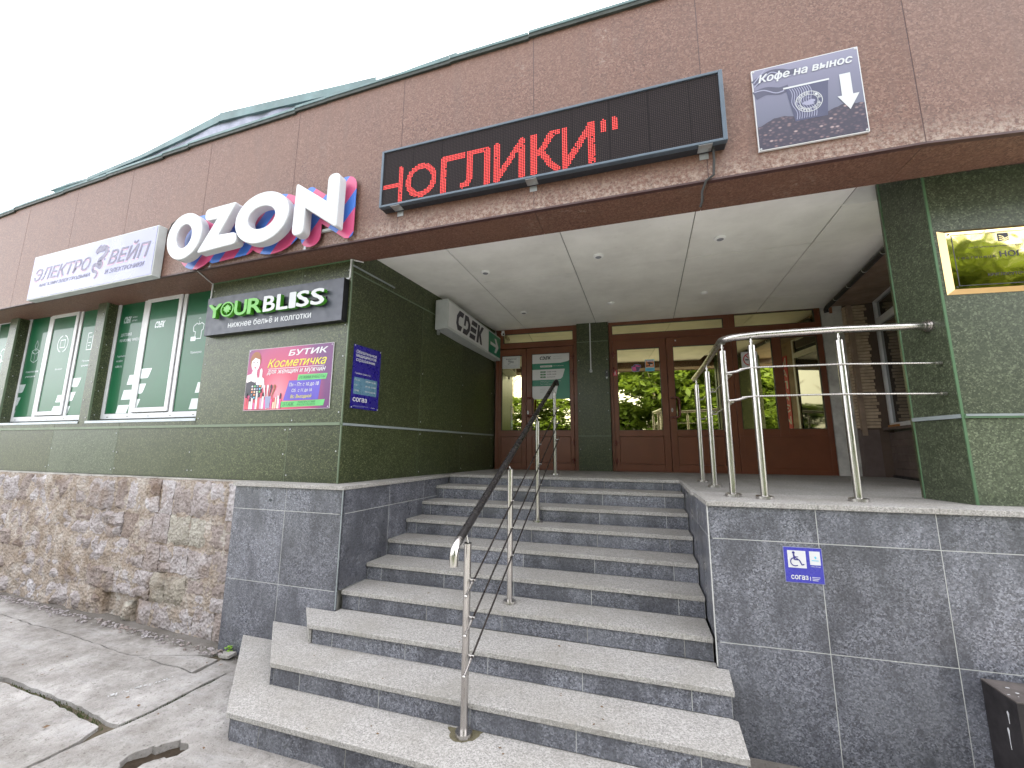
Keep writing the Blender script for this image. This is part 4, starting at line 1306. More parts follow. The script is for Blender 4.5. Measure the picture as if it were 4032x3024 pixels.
# left unit
mb = MB(); frame_ring(mb, .085, 1.475, LZ, 2.075, .065, .055, 0, .075, -.05, .0); mb.build('door_frame', 'door_paint', B, bevel=.003)
transom(.085, 1.475, .215, 1.413, 2.076, 2.345, 2.095, 2.262)
handle_side = 1
leaf(.155, .622, .19, .545, 1.985, .597, 1.875, .006)
leaf(.630, 1.415, .72, 1.357, 1.985, .597, 1.88, .012, handle=(.66, .985), hinges=1.405, lock=.655)
box('sill_strip', 'door_paint', .09, 1.47, -.05, .014, LZ, LZ + .010, fr=D)
# green pier between the door units
for z0, z1 in ((LZ + .001, .500), (.510, 2.02), (2.032, 2.345)):
    mb = MB(); mb.box(1.480, 1.985, -.05, .06, z0, z1, D); mb.build('cladding_panel', 'green_granite', B)
box('trim_strip', 'pale_trim', 1.480, 1.985, -.05, .063, .5005, .5095, fr=D); box('trim_strip', 'pale_trim', 1.480, 1.985, -.05, .063, 2.0205, 2.0315, fr=D)
for zz in (.30, .90, 1.18, 1.72):
    screw(D.P(1.51, zz, .062), B); screw(D.P(1.955, zz, .062), B)
# right unit
mb = MB(); frame_ring(mb, 1.992, 4.965, LZ, 2.125, .05, .065, 0, .095, -.05, .0); dbox(mb, 3.665, 3.775, LZ, 2.0298, -.05, .0)
mb.build('door_frame', 'door_paint', B, bevel=.003)
transom(1.992, 3.765, 2.045, 3.69, 2.126, 2.345, 2.136, 2.292); transom(3.766, 4.965, 3.843, 4.892, 2.126, 2.375, 2.136, 2.335)
leaf(2.045, 2.848, 2.11, 2.757, 2.025, .592, 1.886, .012, hinges=2.055)
handle_side = 1
leaf(2.856, 3.660, 2.95, 3.59, 2.025, .592, 1.888, .012, handle=(2.895, .93), hinges=3.668, lock=2.893)
# glazed side light: two panes over one wide panel
mb = MB()
for a, b in ((3.780, 3.843), (4.312, 4.425), (4.892, 4.898)): dbox(mb, a, b, .5002, 2.028, -.04, .004)
dbox(mb, 3.8432, 4.3118, 1.935, 2.028, -.04, .004); dbox(mb, 4.4252, 4.8918, 1.935, 2.028, -.04, .004)
dbox(mb, 3.8432, 4.3118, .5002, .598, -.04, .004); dbox(mb, 4.4252, 4.8918, .5002, .598, -.04, .004)
dbox(mb, 3.78, 4.898, LZ, .500, -.04, .004)
sg = mb.build('side_light', 'door_paint', B, bevel=.003)
mb = MB(); dbox(mb, 3.84, 4.86, .05, .47, .0045, .009); mb.build('lower_panel', 'door_paint', sg, bevel=.003)
for a, b in ((3.843, 4.312), (4.425, 4.892)):
    mb = MB(); dbox(mb, a, b, .598, 1.935, -.035, -.018); mb.build('pane', 'mirror', sg)
    mb = MB(); frame_ring(mb, a, b, .598, 1.935, .007, .007, .007, .007, -.018, .0); mb.build('gasket', 'rubber', sg)
box('sill_strip', 'door_paint', 2.0, 4.96, -.05, .014, LZ, LZ + .010, fr=D)
box('hatch_knob', 'print_white', 2.985, 3.005, .012, .018, 1.965, 1.985, fr=D)
# plaster jamb, brick return, window wall
mb = MB(); mb.box(5.212, 5.56, 1.604, 1.75, LZ, .578); mb.build('dado_plank', 'dado_board', B)
mb = MB(); mb.prism([(4.972, 1.742), (5.215, 1.70), (5.215, 2.0), (4.972, 2.0)], LZ, 2.34); mb.build('jamb', 'plaster', B)
for (x0, z0, z1) in ((5.10, .75, .98), (5.07, 2.24, 2.33), (5.13, 1.52, 1.56)):
    mb = MB(); mb.box(x0, x0 + .035, 1.7085 + (5.10 - x0) * .17, 1.74, z0, z1); mb.build('rust_stain', 'rust', B)
RW0, RW1 = (5.50, 1.54), (5.215, -.40)
mb = MB(); mb.prism([(5.22, 1.645), (5.62, 1.56), (5.62, 1.85), (5.22, 1.85)], LZ, 2.36); mb.build('brick_backing', 'brick_gap', B)
mb = MB()
random.seed(9)
for c in range(39):
    z0 = .60 + c * .0435
    o_ = random.uniform(-.004, .004)
    cut = 5.27 + (.06 if c % 2 else .0)
    mb.box(5.282, 5.535, 1.60 + o_, 1.64, z0, z0 + .035)
    mb.box(5.205, 5.222, 1.63, 1.70, z0, z0 + .035)
mb.build('brick_courses', 'brick', B, kind='stuff')
mb = MB(); mb.box(5.225, 5.278, 1.585, 1.66, .50, 2.30); mb.build('corner_channel', 'wood_board', B)
RWF = Frame(RW0[0], RW0[1], math.atan2(RW1[1] - RW0[1], RW1[0] - RW0[0]))
RWL = math.hypot(RW1[0] - RW0[0], RW1[1] - RW0[1])
# frame runs from the back towards the street, facing the stairs
mb = MB(); mb.box(-.12, RWL, -.30, -.05, LZ, 2.6, RWF); mb.build('wall_core', 'dark_grout', B)
mb = MB()
mb.box(0, .055, -.05, .0, .60, 2.30, RWF); mb.box(.0552, 1.45, -.05, .0, .60, .655, RWF); mb.box(.0552, 1.45, -.05, .0, 1.955, 2.045, RWF); mb.box(1.4502, 1.5, -.05, .0, .60, 2.30, RWF); mb.box(.0552, 1.4498, -.05, .0, 2.27, 2.30, RWF)
wn = mb.build('window', 'white_pvc', B)
for z0, z1 in ((.655, 1.955), (2.045, 2.27)):
    mb = MB(); mb.box(.056, 1.449, -.045, -.025, z0, z1, RWF); mb.build('pane', 'dark_glass', wn)
mb = MB(); mb.box(-.30, 1.6, .0, .06, .565, .598, RWF); mb.build('ledge', 'dado_board', B)
mb = MB(); mb.box(-.0, .30, -.0, .02, .599, .63, RWF)
mb.build('orange_batten', 'orange_wood', B)
for k in range(6):
    z0 = LZ + .03 + k * .09
    mb = MB(); mb.box(-.06, 1.9, -.05, .0 - .001 * (k % 2), z0, z0 + .087, RWF); mb.build('dado_plank', 'dado_board', B)
mb = MB(); mb.box(-.06, 1.9, .0, .02, LZ, LZ + .03, RWF); mb.build('skirting', 'rubber', B)
mb = MB(); mb.box(1.5, RWL, -.05, .0, .60, 2.30, RWF); mb.build('brick_wall', 'wood_board', B)
for k in range(5):
    mb = MB(); y0, y1 = -1.58 + .64 * k, -1.58 + .64 * (k + 1) - .004
    mb.prism([(4.80 + (y0 + .3) * .10, y0), (5.56, y0), (5.56, y1), (4.80 + (y1 + .3) * .10, y1)], 2.305, 2.325); mb.build('soffit_board', 'wood_board', B)

# green column on the right
CW = 5.16
CF = Frame(4.382, -1.537, math.atan2(.10, 1))
CL = (CW - 4.382) * 1.005
CI = Frame(4.306, -1.191, math.atan2(-1.537 + 1.191, 4.382 - 4.306))
CIL = math.hypot(.346, .076)
for fr_, L, n_ in ((CF, CL, 1), (CI, CIL, 1)):
    for z0, z1 in ((LZ + .001, .512), (.542, 2.472)):
        mb = MB(); mb.box(.004, L - .001, -.018, 0, z0, min(z1, 2.472), fr_); mb.build('cladding_panel', 'column_granite', B)
    mb = MB(); mb.box(.004, L, -.016, .014, .514, .540, fr_); mb.build('trim_strip', 'grey_trim' if fr_ is CI else 'green_trim', B)
mb = MB(); mb.box(.01, CL, -.016, .018, .526, .540, CF); mb.build('trim_strip', 'grey_trim', B)
mb = MB(); mb.prism([(4.318, -1.19), (4.392, -1.518), (CW, -1.44), (CW, -1.112), (4.33, -1.112)], LZ, 2.473); mb.build('column_core', 'green_granite', B)
mb = MB(); mb.prism([(4.374, -1.545), (4.388, -1.545), (4.388, -1.530), (4.378, -1.530)], LZ + .001, 2.470); mb.build('corner_trim', 'green_trim', B)
mb = MB(); mb.prism([(4.302, -1.196), (4.310, -1.198), (4.310, -1.186), (4.302, -1.186)], LZ + .001, 2.470); mb.build('corner_trim', 'green_trim', B)
mb = MB(); mb.box(0.0, CL, -.001, .008, 2.295, 2.306, CF); mb.build('top_trim', 'green_trim', B)

# ------------------------------------------------------------------ handrails
def rod(parent, name, a, b, r, m='steel', seg=12):
    mb = MB(); mb.tube([a, b], r, seg); return mb.build(name, m, parent, smooth=True)
hr = thing('stair_handrail', (1.33, -2.44, -1.35), 'stainless stair handrail with black grip rising up the middle of the steps', 'handrail')
posts = [(1.318, -2.44, -1.35), (1.345, -1.636, -.90), (1.338, -.639, -.45), (1.325, .406, LZ)]
tops = [-.285, .132, .594, 1.048]
RA = Vector((1.288, -2.52, -.262)); RB = Vector((1.322, .56, 1.232))
dirr = (RB - RA).normalized()
def railz(y): return RA.z + (y - RA.y) * (RB.z - RA.z) / (RB.y - RA.y)
for (x, y, z), t in zip(posts, tops):
    rod(hr, 'post', (x, y, z + .001), (x, y, t), .0225, seg=20)
    mb = MB(); mb.tube([(x, y, z + .001), (x, y, z + .022)], [.052, .050], 24); mb.build('base_flange', 'steel', hr, smooth=True)
    rod(hr, 'rail_pin', (x, y, t), (x - .012, y, railz(y) - .012), .006)
    mb = MB(); mb.tube([(x, y, t - .0), (x, y, t + .004)], .0235, 20); mb.build('post_cap', 'rubber', hr, smooth=True)
mb = MB(); mb.tube([RA, RB], .026, 20); mb.build('grip', 'grip', hr, smooth=True)
mb = MB(); c0 = RA
mb.tube([c0 + dirr * .02, c0, c0 - dirr * .03 + Vector((0, 0, -.004)), c0 - dirr * .052 + Vector((0, 0, -.018)), c0 - dirr * .062 + Vector((0, 0, -.045)), c0 - dirr * .062 + Vector((0, 0, -.10))], [.0262, .0262, .0262, .0262, .0262, .0262], 18)
mb.build('end_bend', 'steel', hr, smooth=True)
mb = MB(); mb.tube([RB, RB + Vector((0, .025, .002)), RB + Vector((.004, .04, -.02)), RB + Vector((.006, .04, -.06))], .0262, 16); mb.build('end_bend', 'rubber', hr, smooth=True)
for dz in (-.497, -.710, -.922):
    a = Vector((1.362, -2.44, dz)); b = Vector((1.372, .406, dz + 1.335 + (.0 if dz > -.6 else .01)))
    k = (b.z - a.z) / (b.y - a.y)
    rod(hr, 'rod', a - Vector((0, .10, .10 * k)), b + Vector((0, .06, .06 * k)), .0062, 'rod', 10)
    rod(hr, 'rod_end', a - Vector((0, .115, .115 * k)), a + Vector((0, -.02, -.02 * k)), .0078, 'steel', 10)
    mb = MB(); p = a - Vector((0, .12, .12 * k)); mb.ball(p, .0105, 10, 6); mb.build('rod_cap', 'steel', hr, smooth=True)
    for (x, y, z) in posts:
        q = Vector((a.x + (b.x - a.x) * (y - a.y) / (b.y - a.y), y, a.z + k * (y - a.y)))
        mb = MB(); mb.tube([(x + .018, y, q.z), (q.x + .012, y, q.z)], .0068, 10); mb.build('rod_clamp', 'steel', hr, smooth=True)

rl = thing('terrace_railing', (3.6, -1.58, LZ), 'polished stainless railing on the raised landing beside the green column', 'railing')
qs = [(3.004, -.154), (3.018, -.754), (3.010, -1.534), (3.188, -1.620), (3.752, -1.565)]
qt = [1.000, 1.032, 1.049, 1.060, 1.072]
def rz(y): return 1.065 + (-.1 - y) * .045
for (x, y), t in zip(qs, qt):
    rod(rl, 'post', (x, y, LZ + .001), (x, y, t), .0235, seg=20)
    mb = MB(); mb.tube([(x, y, LZ + .001), (x, y, LZ + .020), (x, y, LZ + .023)], [.056, .056, .050], 28); mb.build('base_flange', 'steel', rl, smooth=True)
    rod(rl, 'rail_pin', (x, y, t), (x, y, t + .058), .0065)
    mb = MB(); mb.tube([(x, y, t + .022), (x, y, t + .034)], .010, 10); mb.build('pin_nut', 'steel', rl, smooth=True)
    mb = MB(); mb.box(x - .024, x + .024, y - .010, y + .010, t + .054, t + .058); mb.build('saddle', 'steel', rl)
pth = [Vector((2.995, -.06, 1.080)), Vector((3.015, -.754, 1.110)), Vector((3.012, -1.40, 1.135))]
for i in range(1, 8):
    a = i / 7 * math.pi / 2 * .93
    pth.append(Vector((3.012 + .12 * (1 - math.cos(a)), -1.47 - .12 * math.sin(a), 1.140)))
pth += [Vector((3.25, -1.603, 1.143)), Vector((3.752, -1.560, 1.155)), Vector((4.320, -1.43, 1.172))]
mb = MB(); mb.tube(pth, .0255, 20); mb.build('top_rail', 'steel', rl, smooth=True)
e = pth[-1]; dd = Vector((1, .22, 0)).normalized()
mb = MB(); mb.tube([e - dd * .01, e + dd * .012], .029, 20); mb.tube([e + dd * .012, e + dd * .022], [.036, .036], 20); mb.tube([e + dd * .022, e + dd * .040], [.042, .042], 24)
mb.build('wall_flange', 'steel', rl, smooth=True)
for z_ in (.888, .678):
    P = [Vector((3.06, -1.575, z_ - .012)), Vector((3.085, -1.585, z_ - .01)), Vector((3.105, -1.60, z_ + .004)), Vector((3.188, -1.645, z_ + .004)), Vector((3.752, -1.592, z_ + .008)), Vector((4.345, -1.475, z_ + .006))]
    mb = MB(); mb.tube(P[2:], .0062, 10); mb.build('rod', 'steel', rl, smooth=True)
    mb = MB(); mb.tube([Vector((3.025, -1.56, z_ - .014))] + P[:2] + [P[2] + Vector((.03, -.01, 0))], [.009, .009, .0105, .009], 10); mb.build('rod_joint', 'steel', rl, smooth=True)
    mb = MB(); mb.tube([P[-1] - Vector((.02, .004, 0)), P[-1] + Vector((.012, .0, 0))], .011, 12); mb.build('rod_end', 'steel', rl, smooth=True)
    for a, b in ((qs[0], qs[1]), (qs[1], qs[2])):
        zz = z_ - .02
        mb = MB(); mb.tube([(a[0] + .02, a[1], zz - .03), (a[0] + .06, a[1] - .02, zz - .03), (a[0] + .065, a[1] - .05, zz - .012), (b[0] + .06, b[1] + .05, zz), (b[0] + .055, b[1] + .02, zz), (b[0] + .02, b[1], zz)], .006, 8); mb.build('rod', 'steel', rl, smooth=True)

# ------------------------------------------------------------------ signs on the fascia
# running led display
F = fframe(.25, 3.03)
lt = thing('led_display', (1.64, fy(1.64), 2.41), 'long black LED display showing red running letters above the entrance', 'display')
zb_, zt_ = 2.412, 2.972; n1 = .105
mb = MB(); mb.box(.245, 3.035, .002, n1 - .012, zb_ + .001, zt_ - .001, F); mb.build('case', 'led_side', lt)
mb = MB()
for a in ((.240, .262, zb_, zt_), (3.012, 3.040, zb_, zt_)): mb.box(a[0], a[1], n1 - .04, n1, a[2], a[3], F)
mb.box(.2622, 3.0118, n1 - .04, n1, zb_, zb_ + .020, F); mb.box(.2622, 3.0118, n1 - .04, n1, zt_ - .020, zt_, F)
mb.build('frame', 'led_frame', lt, bevel=.003)
mb = MB(); mb.box(.2622, 3.0118, n1 - .03, n1 - .010, zb_ + .0202, zt_ - .0202, F); mb.build('matrix', 'led_face', lt)
SEG = []
def glyph(segs, w=.026):
    SEG.append((segs, w))
lo, hi = 2.452, 2.778
def arc(cx, cz, rx, rz_, a0, a1, n=14): return [(cx + rx * math.cos(a0 + (a1 - a0) * i / n), cz + rz_ * math.sin(a0 + (a1 - a0) * i / n)) for i in range(n + 1)]
glyph([[(.272, 2.605), (.445, 2.605)], [(.447, lo), (.447, hi - .02)]])
glyph([arc(.650, (lo + hi) / 2 - .008, .125, .135, 0, 2 * math.pi, 26)])
glyph([[(.866, lo - .008), (.866, hi - .022), (1.045, hi - .022)]])
glyph([[(1.045, 2.475), (1.085, 2.480), (1.105, 2.53), (1.108, hi - .015), (1.262, hi - .015), (1.262, lo)]])
glyph([[(1.348, lo + .004), (1.348, hi - .006)], [(1.348, lo + .01), (1.563, hi - .01)], [(1.563, lo), (1.563, hi - .006)]])
glyph([[(1.662, lo), (1.662, hi)], [(1.675, 2.625), (1.72, 2.63), (1.765, 2.70), (1.80, hi - .01), (1.85, hi)], [(1.72, 2.63), (1.80, 2.50), (1.85, lo + .005)]])
glyph([[(1.912, lo), (1.912, hi)], [(1.912, lo + .01), (2.117, hi - .005)], [(2.117, lo), (2.117, hi)]])
glyph([[(2.208, hi - .005), (2.211, hi - .075)], ], .022); glyph([[(2.288, hi - .005), (2.291, hi - .075)]], .022)
pit_ = .0142
random.seed(8)
for segs, w_ in SEG:
    mb = MB()
    pts = [p for s_ in segs for p in s_]
    a0, a1 = min(p[0] for p in pts) - w_, max(p[0] for p in pts) + w_; b0, b1 = min(p[1] for p in pts) - w_, max(p[1] for p in pts) + w_
    i0, i1, j0, j1 = int(a0 / pit_) - 1, int(a1 / pit_) + 1, int(b0 / pit_) - 1, int(b1 / pit_) + 1
    for i in range(i0, i1 + 1):
        for j in range(j0, j1 + 1):
            u, v = (i + .5) * pit_, (j + .5) * pit_
            if u < .264: continue
            ok = False
            for s_ in segs:
                for p, q in zip(s_, s_[1:]):
                    d = Vector(q) - Vector(p); tt = max(0, min(1, (Vector((u, v)) - Vector(p)).dot(d) / max(d.length_squared, 1e-9)))
                    if (Vector((u, v)) - Vector(p) - d * tt).length < w_: ok = True
            if ok and random.random() > .012:
                r = .0053
                mb.poly([F.P(u + r * math.cos(k * math.pi / 3), v + r * math.sin(k * math.pi / 3), n1 - .0085) for k in range(6)])
    mb.build('lit_letter', 'led_red', lt)
for x in (.40, 1.635, 2.90):
    mb = MB(); mb.box(x - .045, x + .045, .02, .10, zb_ - .004, zb_ - .0005, F); mb.box(x - .03, x + .03, .004, .007, zb_ - .05, zb_ - .0045, F)
    b_ = mb.build('bracket', 'zinc', lt)
    mb = MB()
    for a in (-.03, .03): mb.ball(F.P(x + a, zb_ - .005, .06), .006, 6, 4)
    mb.build('bolt', 'zinc', b_)
ca = MB(); ca.tube([F.P(2.955, 2.42, .05), F.P(2.958, 2.33, .03), F.P(2.95, 2.22, .02), F.P(2.90, 2.185, .02), F.P(2.875, 2.13, -.02), F.P(2.872, 2.06, -.03), F.P(2.86, 2.03, -.05)], .009, 8)
tag(ca.build('power_cable', 'rubber', smooth=True), 'black cable hanging from the right end of the LED display', 'cable')

# vape shop light box
F = fframe(-5.24, -2.72)
t = thing('shop_light_box', (-3.97, fy(-3.97), 2.18), 'pale lavender light box with a dark dragon between two slanted words', 'sign')
mb = MB(); mb.box(-5.235, -2.725, .001, .088, 2.180, 2.786, F); mb.build('case', 'white_sheet', t, bevel=.004)
mb = MB(); mb.box(-5.222, -2.738, .0885, .092, 2.193, 2.773, F); mb.build('face', 'lavender_panel', t)
for m_, o_, n_ in (('print_pink', -.012, .0927), ('print_violet', 0, .0934)):
    text('ЭЛЕКТРО', F, -5.14 + o_ * .6, -3.93 + o_ * .6, 2.425 + o_, 2.592 + o_, n_, m_, t, bold=.045, shear=.28)
    text('ВЕЙП', F, -3.57 + o_ * .6, -2.82 + o_ * .6, 2.43 + o_, 2.655 + o_, n_, m_, t, bold=.045, shear=.28)
text('МАГАЗИН ЭЛЕКТРОДЫМА', F, -4.99, -3.90, 2.325, 2.378, .0934, 'print_violet', t, bold=.02, shear=.28)
text('И ЭЛЕКТРОНИКИ', F, -3.60, -2.88, 2.315, 2.372, .0934, 'print_violet', t, bold=.02, shear=.28)
def ribbon(fr, pts, ws, n, m, par, name='print'):
    L, Rr_ = [], []
    for i, p in enumerate(pts):
        d = Vector(pts[min(i + 1, len(pts) - 1)]) - Vector(pts[max(i - 1, 0)]); q = Vector((-d.y, d.x)).normalized() * ws[i] / 2
        L.append(tuple(Vector(p) + q)); Rr_.append(tuple(Vector(p) - q))
    mb = MB()
    for i in range(len(pts) - 1): mb.poly([fr.P(*Rr_[i], n), fr.P(*Rr_[i + 1], n), fr.P(*L[i + 1], n), fr.P(*L[i], n)])
    return mb.build(name, m, par)
def spline(pts, k=6):
    out = []
    for i in range(len(pts) - 1):
        p0, p1, p2, p3 = [Vector(pts[max(0, min(len(pts) - 1, i + j))]) for j in (-1, 0, 1, 2)]
        for j in range(k):
            q = j / k
            out.append(tuple(.5 * ((2 * p1) + (-p0 + p2) * q + (2 * p0 - 5 * p1 + 4 * p2 - p3) * q * q + (-p0 + 3 * p1 - 3 * p2 + p3) * q ** 3)))
    out.append(tuple(pts[-1])); return out
for m_, o_, n_ in (('print_pink', .012, .0925), ('print_violet', 0, .0932)):
    dr = spline([(-3.74 + o_, 2.66), (-3.66 + o_, 2.655), (-3.635 + o_, 2.60), (-3.69 + o_, 2.545), (-3.76 + o_, 2.505), (-3.70 + o_, 2.46), (-3.72 + o_, 2.425), (-3.80 + o_, 2.465), (-3.86 + o_, 2.45), (-3.84 + o_, 2.39), (-3.78 + o_, 2.37), (-3.755 + o_, 2.33), (-3.80 + o_, 2.29)])
    ws = [.065 * (1 - .8 * max(0, i / len(dr) - .3)) if i > 8 else .055 + .004 * i for i in range(len(dr))]
    ribbon(F, dr, ws, n_, m_, t, 'dragon_print')
flat(F, [(-3.82, 2.60), (-3.86, 2.635), (-3.84, 2.67), (-3.80, 2.70), (-3.77, 2.72), (-3.75, 2.70), (-3.70, 2.71), (-3.66, 2.69), (-3.67, 2.64), (-3.72, 2.615), (-3.78, 2.62)], .0940, 'print_violet', t, 'dragon_print')
for p in ((-3.62, 2.64), (-3.60, 2.59), (-3.88, 2.41), (-3.66, 2.50)):
    flat(F, [p, (p[0] + .03, p[1] + .012), (p[0] + .005, p[1] + .035)], .0938, 'print_violet', t, 'dragon_print')

# big white letters on a striped plate
F = fframe(-2.5, -.1)
oz = thing('letter_sign', (-1.25, fy(-1.25), 2.2), 'large white three-dimensional OZON letters on a blue and pink striped backing plate', 'sign')
SN, SF = .085, .175
def ozring(u0, u1, v0, v1, w_): return [ell((u0 + u1) / 2, (v0 + v1) / 2, (u1 - u0) / 2, (v1 - v0) / 2, 56), ell((u0 + u1) / 2, (v0 + v1) / 2, (u1 - u0) / 2 - w_, (v1 - v0) / 2 - w_ * .88, 56)]
O1 = ozring(-2.395, -1.895, 2.250, 2.758, .125)
Z_ = [roundpoly([(-1.855, 2.745, .05), (-1.440, 2.755, .012), (-1.648, 2.425, .0), (-1.400, 2.418, .055), (-1.372, 2.308, .06), (-1.905, 2.282, .012), (-1.665, 2.625, .0), (-1.845, 2.632, .05)])]
O2 = ozring(-1.405, -.735, 2.262, 2.785, .150)
N_ = [roundpoly([(-.655, 2.782, .010), (-.262, 2.495, .0), (-.305, 2.735, .06), (-.245, 2.815, .06), (-.168, 2.790, .06), (-.150, 2.275, .010), (-.545, 2.575, .0), (-.545, 2.35, .06), (-.585, 2.27, .06), (-.665, 2.30, .06)])]
N_ = [roundpoly([(-.650, 2.785, .010), (-.275, 2.525, .0), (-.275, 2.80, .058), (-.158, 2.80, .058), (-.158, 2.272, .010), (-.535, 2.535, .0), (-.535, 2.262, .058), (-.655, 2.262, .058)])]
for L in (O1, Z_, O2, N_): curve_shape('letter', L, F, SN, SF, 'letter_white', oz, bevel=.010)
def shift(rings, du, dv): return [[(u + du, v + dv) for u, v in r] for r in rings]
for i, L in enumerate((O1[:1], Z_, O2[:1], N_)):
    s_ = shift(L, .026, .0)
    curve_shape('backing_plate', s_, F, .030 + .0015 * i, .036 + .0015 * i, 'stripes', oz, offset=.060)
for v in (2.355, 2.70):
    mb = MB(); mb.box(-2.25, -.22, .004, .026, v - .012, v + .012, F); mb.build('mounting_bar', 'white_sheet', oz)
for u in (-1.95, -.665):
    mb = MB(); mb.box(u - .012, u + .012, .003, .008, 2.20, 2.30, F); mb.build('mounting_tab', 'zinc', oz)
c = MB(); c.tube([F.P(-2.06, 2.30, .02), F.P(-2.08, 2.25, .015), F.P(-2.14, 2.20, .01)], .007, 6)
tag(c.build('sign_cable', 'white_sheet', smooth=True), 'pale cable curling down from the first striped letter backing to the fascia edge', 'cable')
c = MB(); c.tube([F.P(-2.66, 2.70, .03), F.P(-2.64, 2.82, .015), F.P(-2.57, 2.86, .01), F.P(-2.50, 2.84, .02), F.P(-2.46, 2.78, .03)], .006, 6)
tag(c.build('sign_cable', 'rubber', smooth=True), 'thin dark cable looping over from the lavender light box to the white letters', 'cable')

# coffee board
F = fframe(3.2, 3.9)
t = thing('coffee_board', (3.56, fy(3.56), 2.337), 'square blue-grey takeaway coffee board with a paper cup and white arrow', 'sign')
mb = MB(); mb.box(3.243, 3.874, .002, .017, 2.337, 2.976, F); mb.build('board', 'print_white', t)
flat(F, rect(3.248, 3.869, 2.342, 2.971), .0176, 'coffee', t)
for i, (pts, w_) in enumerate(([[(3.252, 2.865), (3.30, 2.895), (3.36, 2.925), (3.42, 2.92), (3.47, 2.90), (3.52, 2.90)], .055], [[(3.25, 2.77), (3.32, 2.79), (3.40, 2.77), (3.46, 2.78)], .07])):
    sp_ = spline(pts); ribbon(F, sp_, [w_ * (1 - .3 * k / len(sp_)) for k in range(len(sp_))], .0182 + .0002 * i, 'coffee_wave', t)
for i, pts in enumerate(([(3.25, 2.87), (3.30, 2.93), (3.33, 2.965)], [(3.25, 2.84), (3.32, 2.90), (3.37, 2.93), (3.44, 2.88), (3.48, 2.87)], [(3.25, 2.80), (3.31, 2.80), (3.38, 2.76), (3.43, 2.765)])):
    sp_ = spline(pts); ribbon(F, sp_, [.008] * len(sp_), .0190, 'cup_line', t)
random.seed(2)
top_ = [(3.868 - .62 * i / 30, 2.545 + .025 * math.sin(i * .35) + random.uniform(-.006, .006)) for i in range(31)]
flat(F, [(3.249, 2.343), (3.868, 2.343)] + top_, .0184, 'beans', t)
flat(F, [(3.440, 2.775), (3.475, 2.510), (3.662, 2.510), (3.688, 2.775)], .0192, 'cup_print', t, 'cup_print')
flat(F, [(3.425, 2.772), (3.694, 2.772), (3.694, 2.784), (3.425, 2.784)], .0198, 'letter_white', t, 'cup_print')
for i in range(9):
    u = 3.462 + .014 * i; pts = spline([(u + .008 * math.sin(k * 1.1) + k * .003, 2.765 - k * .027) for k in range(10)], 3)
    ribbon(F, pts, [.0045] * len(pts), .0198, 'cup_line', t)
for r, w_ in ((.077, .004), (.052, .003)):
    sp_ = ell(3.565, 2.64, r, r * 1.0, 40); sp_.append(sp_[0]); ribbon(F, sp_, [w_] * len(sp_), .0206, 'letter_white', t)
def circ_text(s_, cu_, cv, r, a0, a1, h, n, m, par, flip=False):
    for i, ch in enumerate(s_):
        if ch == ' ': continue
        a = a0 + (a1 - a0) * i / (len(s_) - 1); c_, s2 = math.cos(a), math.sin(a)
        up_ = Vector((c_, s2)) * (-1 if flip else 1); rt = Vector((up_.y, -up_.x))
        f2 = Frame(0, 0); f2.o = F.P(cu_ + r * c_, cv + r * s2, 0); 
        f2.P = lambda u, v, n=0.0, o=f2.o, A=F.a * rt.x + Vector((0, 0, rt.y)), Bv=F.a * up_.x + Vector((0, 0, up_.y)): o + A * u + Bv * v + F.n * n
        f2.a = F.a; f2.n = F.n
        text(ch, f2, -h * .42, h * .42, -h / 2, h / 2, n, m, par, bold=.02)
circ_text('COFFEE TIME', 3.565, 2.64, .064, 2.9, .25, .016, .0206, 'letter_white', t)
circ_text('COFFEE SHOP', 3.565, 2.64, .064, 3.5, 5.95, .016, .0206, 'letter_white', t, True)
for pts in (ell(3.548, 2.633, .020, .013, 12), ell(3.578, 2.640, .024, .013, 12, .6), ell(3.566, 2.620, .030, .009, 12), ell(3.565, 2.668, .006, .006, 5, .3)): flat(F, pts, .0206 + random.uniform(0, .0006), 'cup_line', t)
text('Кофе на вынос', F, 3.283, 3.836, 2.848, 2.925, .0206, 'letter_white', t, bold=.05, shear=.25)
flat(F, [(3.752, 2.792), (3.813, 2.792), (3.813, 2.63), (3.848, 2.63), (3.788, 2.520), (3.727, 2.63), (3.752, 2.63)], .0206, 'letter_white', t, 'arrow_print')
for u, v in ((3.255, 2.962), (3.860, 2.962), (3.860, 2.350), (3.257, 2.350)): screw(F.P(u, v, .018), t)

# lingerie shop sign
F = WALL
t = thing('shop_sign', (-1.31, wy(-1.31), 1.535), 'dark charcoal shop sign with raised green and white YOURBLISS letters', 'sign')
mb = MB(); mb.box(-2.272, -.362, .002, .074, 1.536, 1.976, F); mb.build('case', 'sign_side', t)
mb = MB(); mb.box(-2.272, -.362, .0745, .0765, 1.536, 1.976, F); mb.build('face', 'sign_dark', t)
dp = .042; nb = .092
mm = ('sign_green', 'sign_green_side')
text('Y', F, -2.155, -1.965, 1.712, 1.862, nb, 'sign_green', t, bold=.05, depth=dp, name='letter', side='sign_green_side')
rg = [ell(-1.872, 1.790, .098, .085, 40), ell(-1.872, 1.790, .082, .070, 40)]
curve_shape('letter', rg, F, nb, nb + dp, 'sign_green', t)
lf = [(0, -.058), (-.012, -.03), (-.035, -.035), (-.03, -.015), (-.062, -.008), (-.045, .008), (-.058, .030), (-.030, .025), (-.020, .050), (-.008, .035), (0, .062), (.010, .035), (.022, .050), (.030, .025), (.058, .030), (.045, .008), (.062, -.008), (.03, -.015), (.035, -.035), (.012, -.03)]
curve_shape('leaf_emblem', [[(-1.872 + a, 1.790 + b) for a, b in lf]], F, nb, nb + dp, 'sign_green', t)
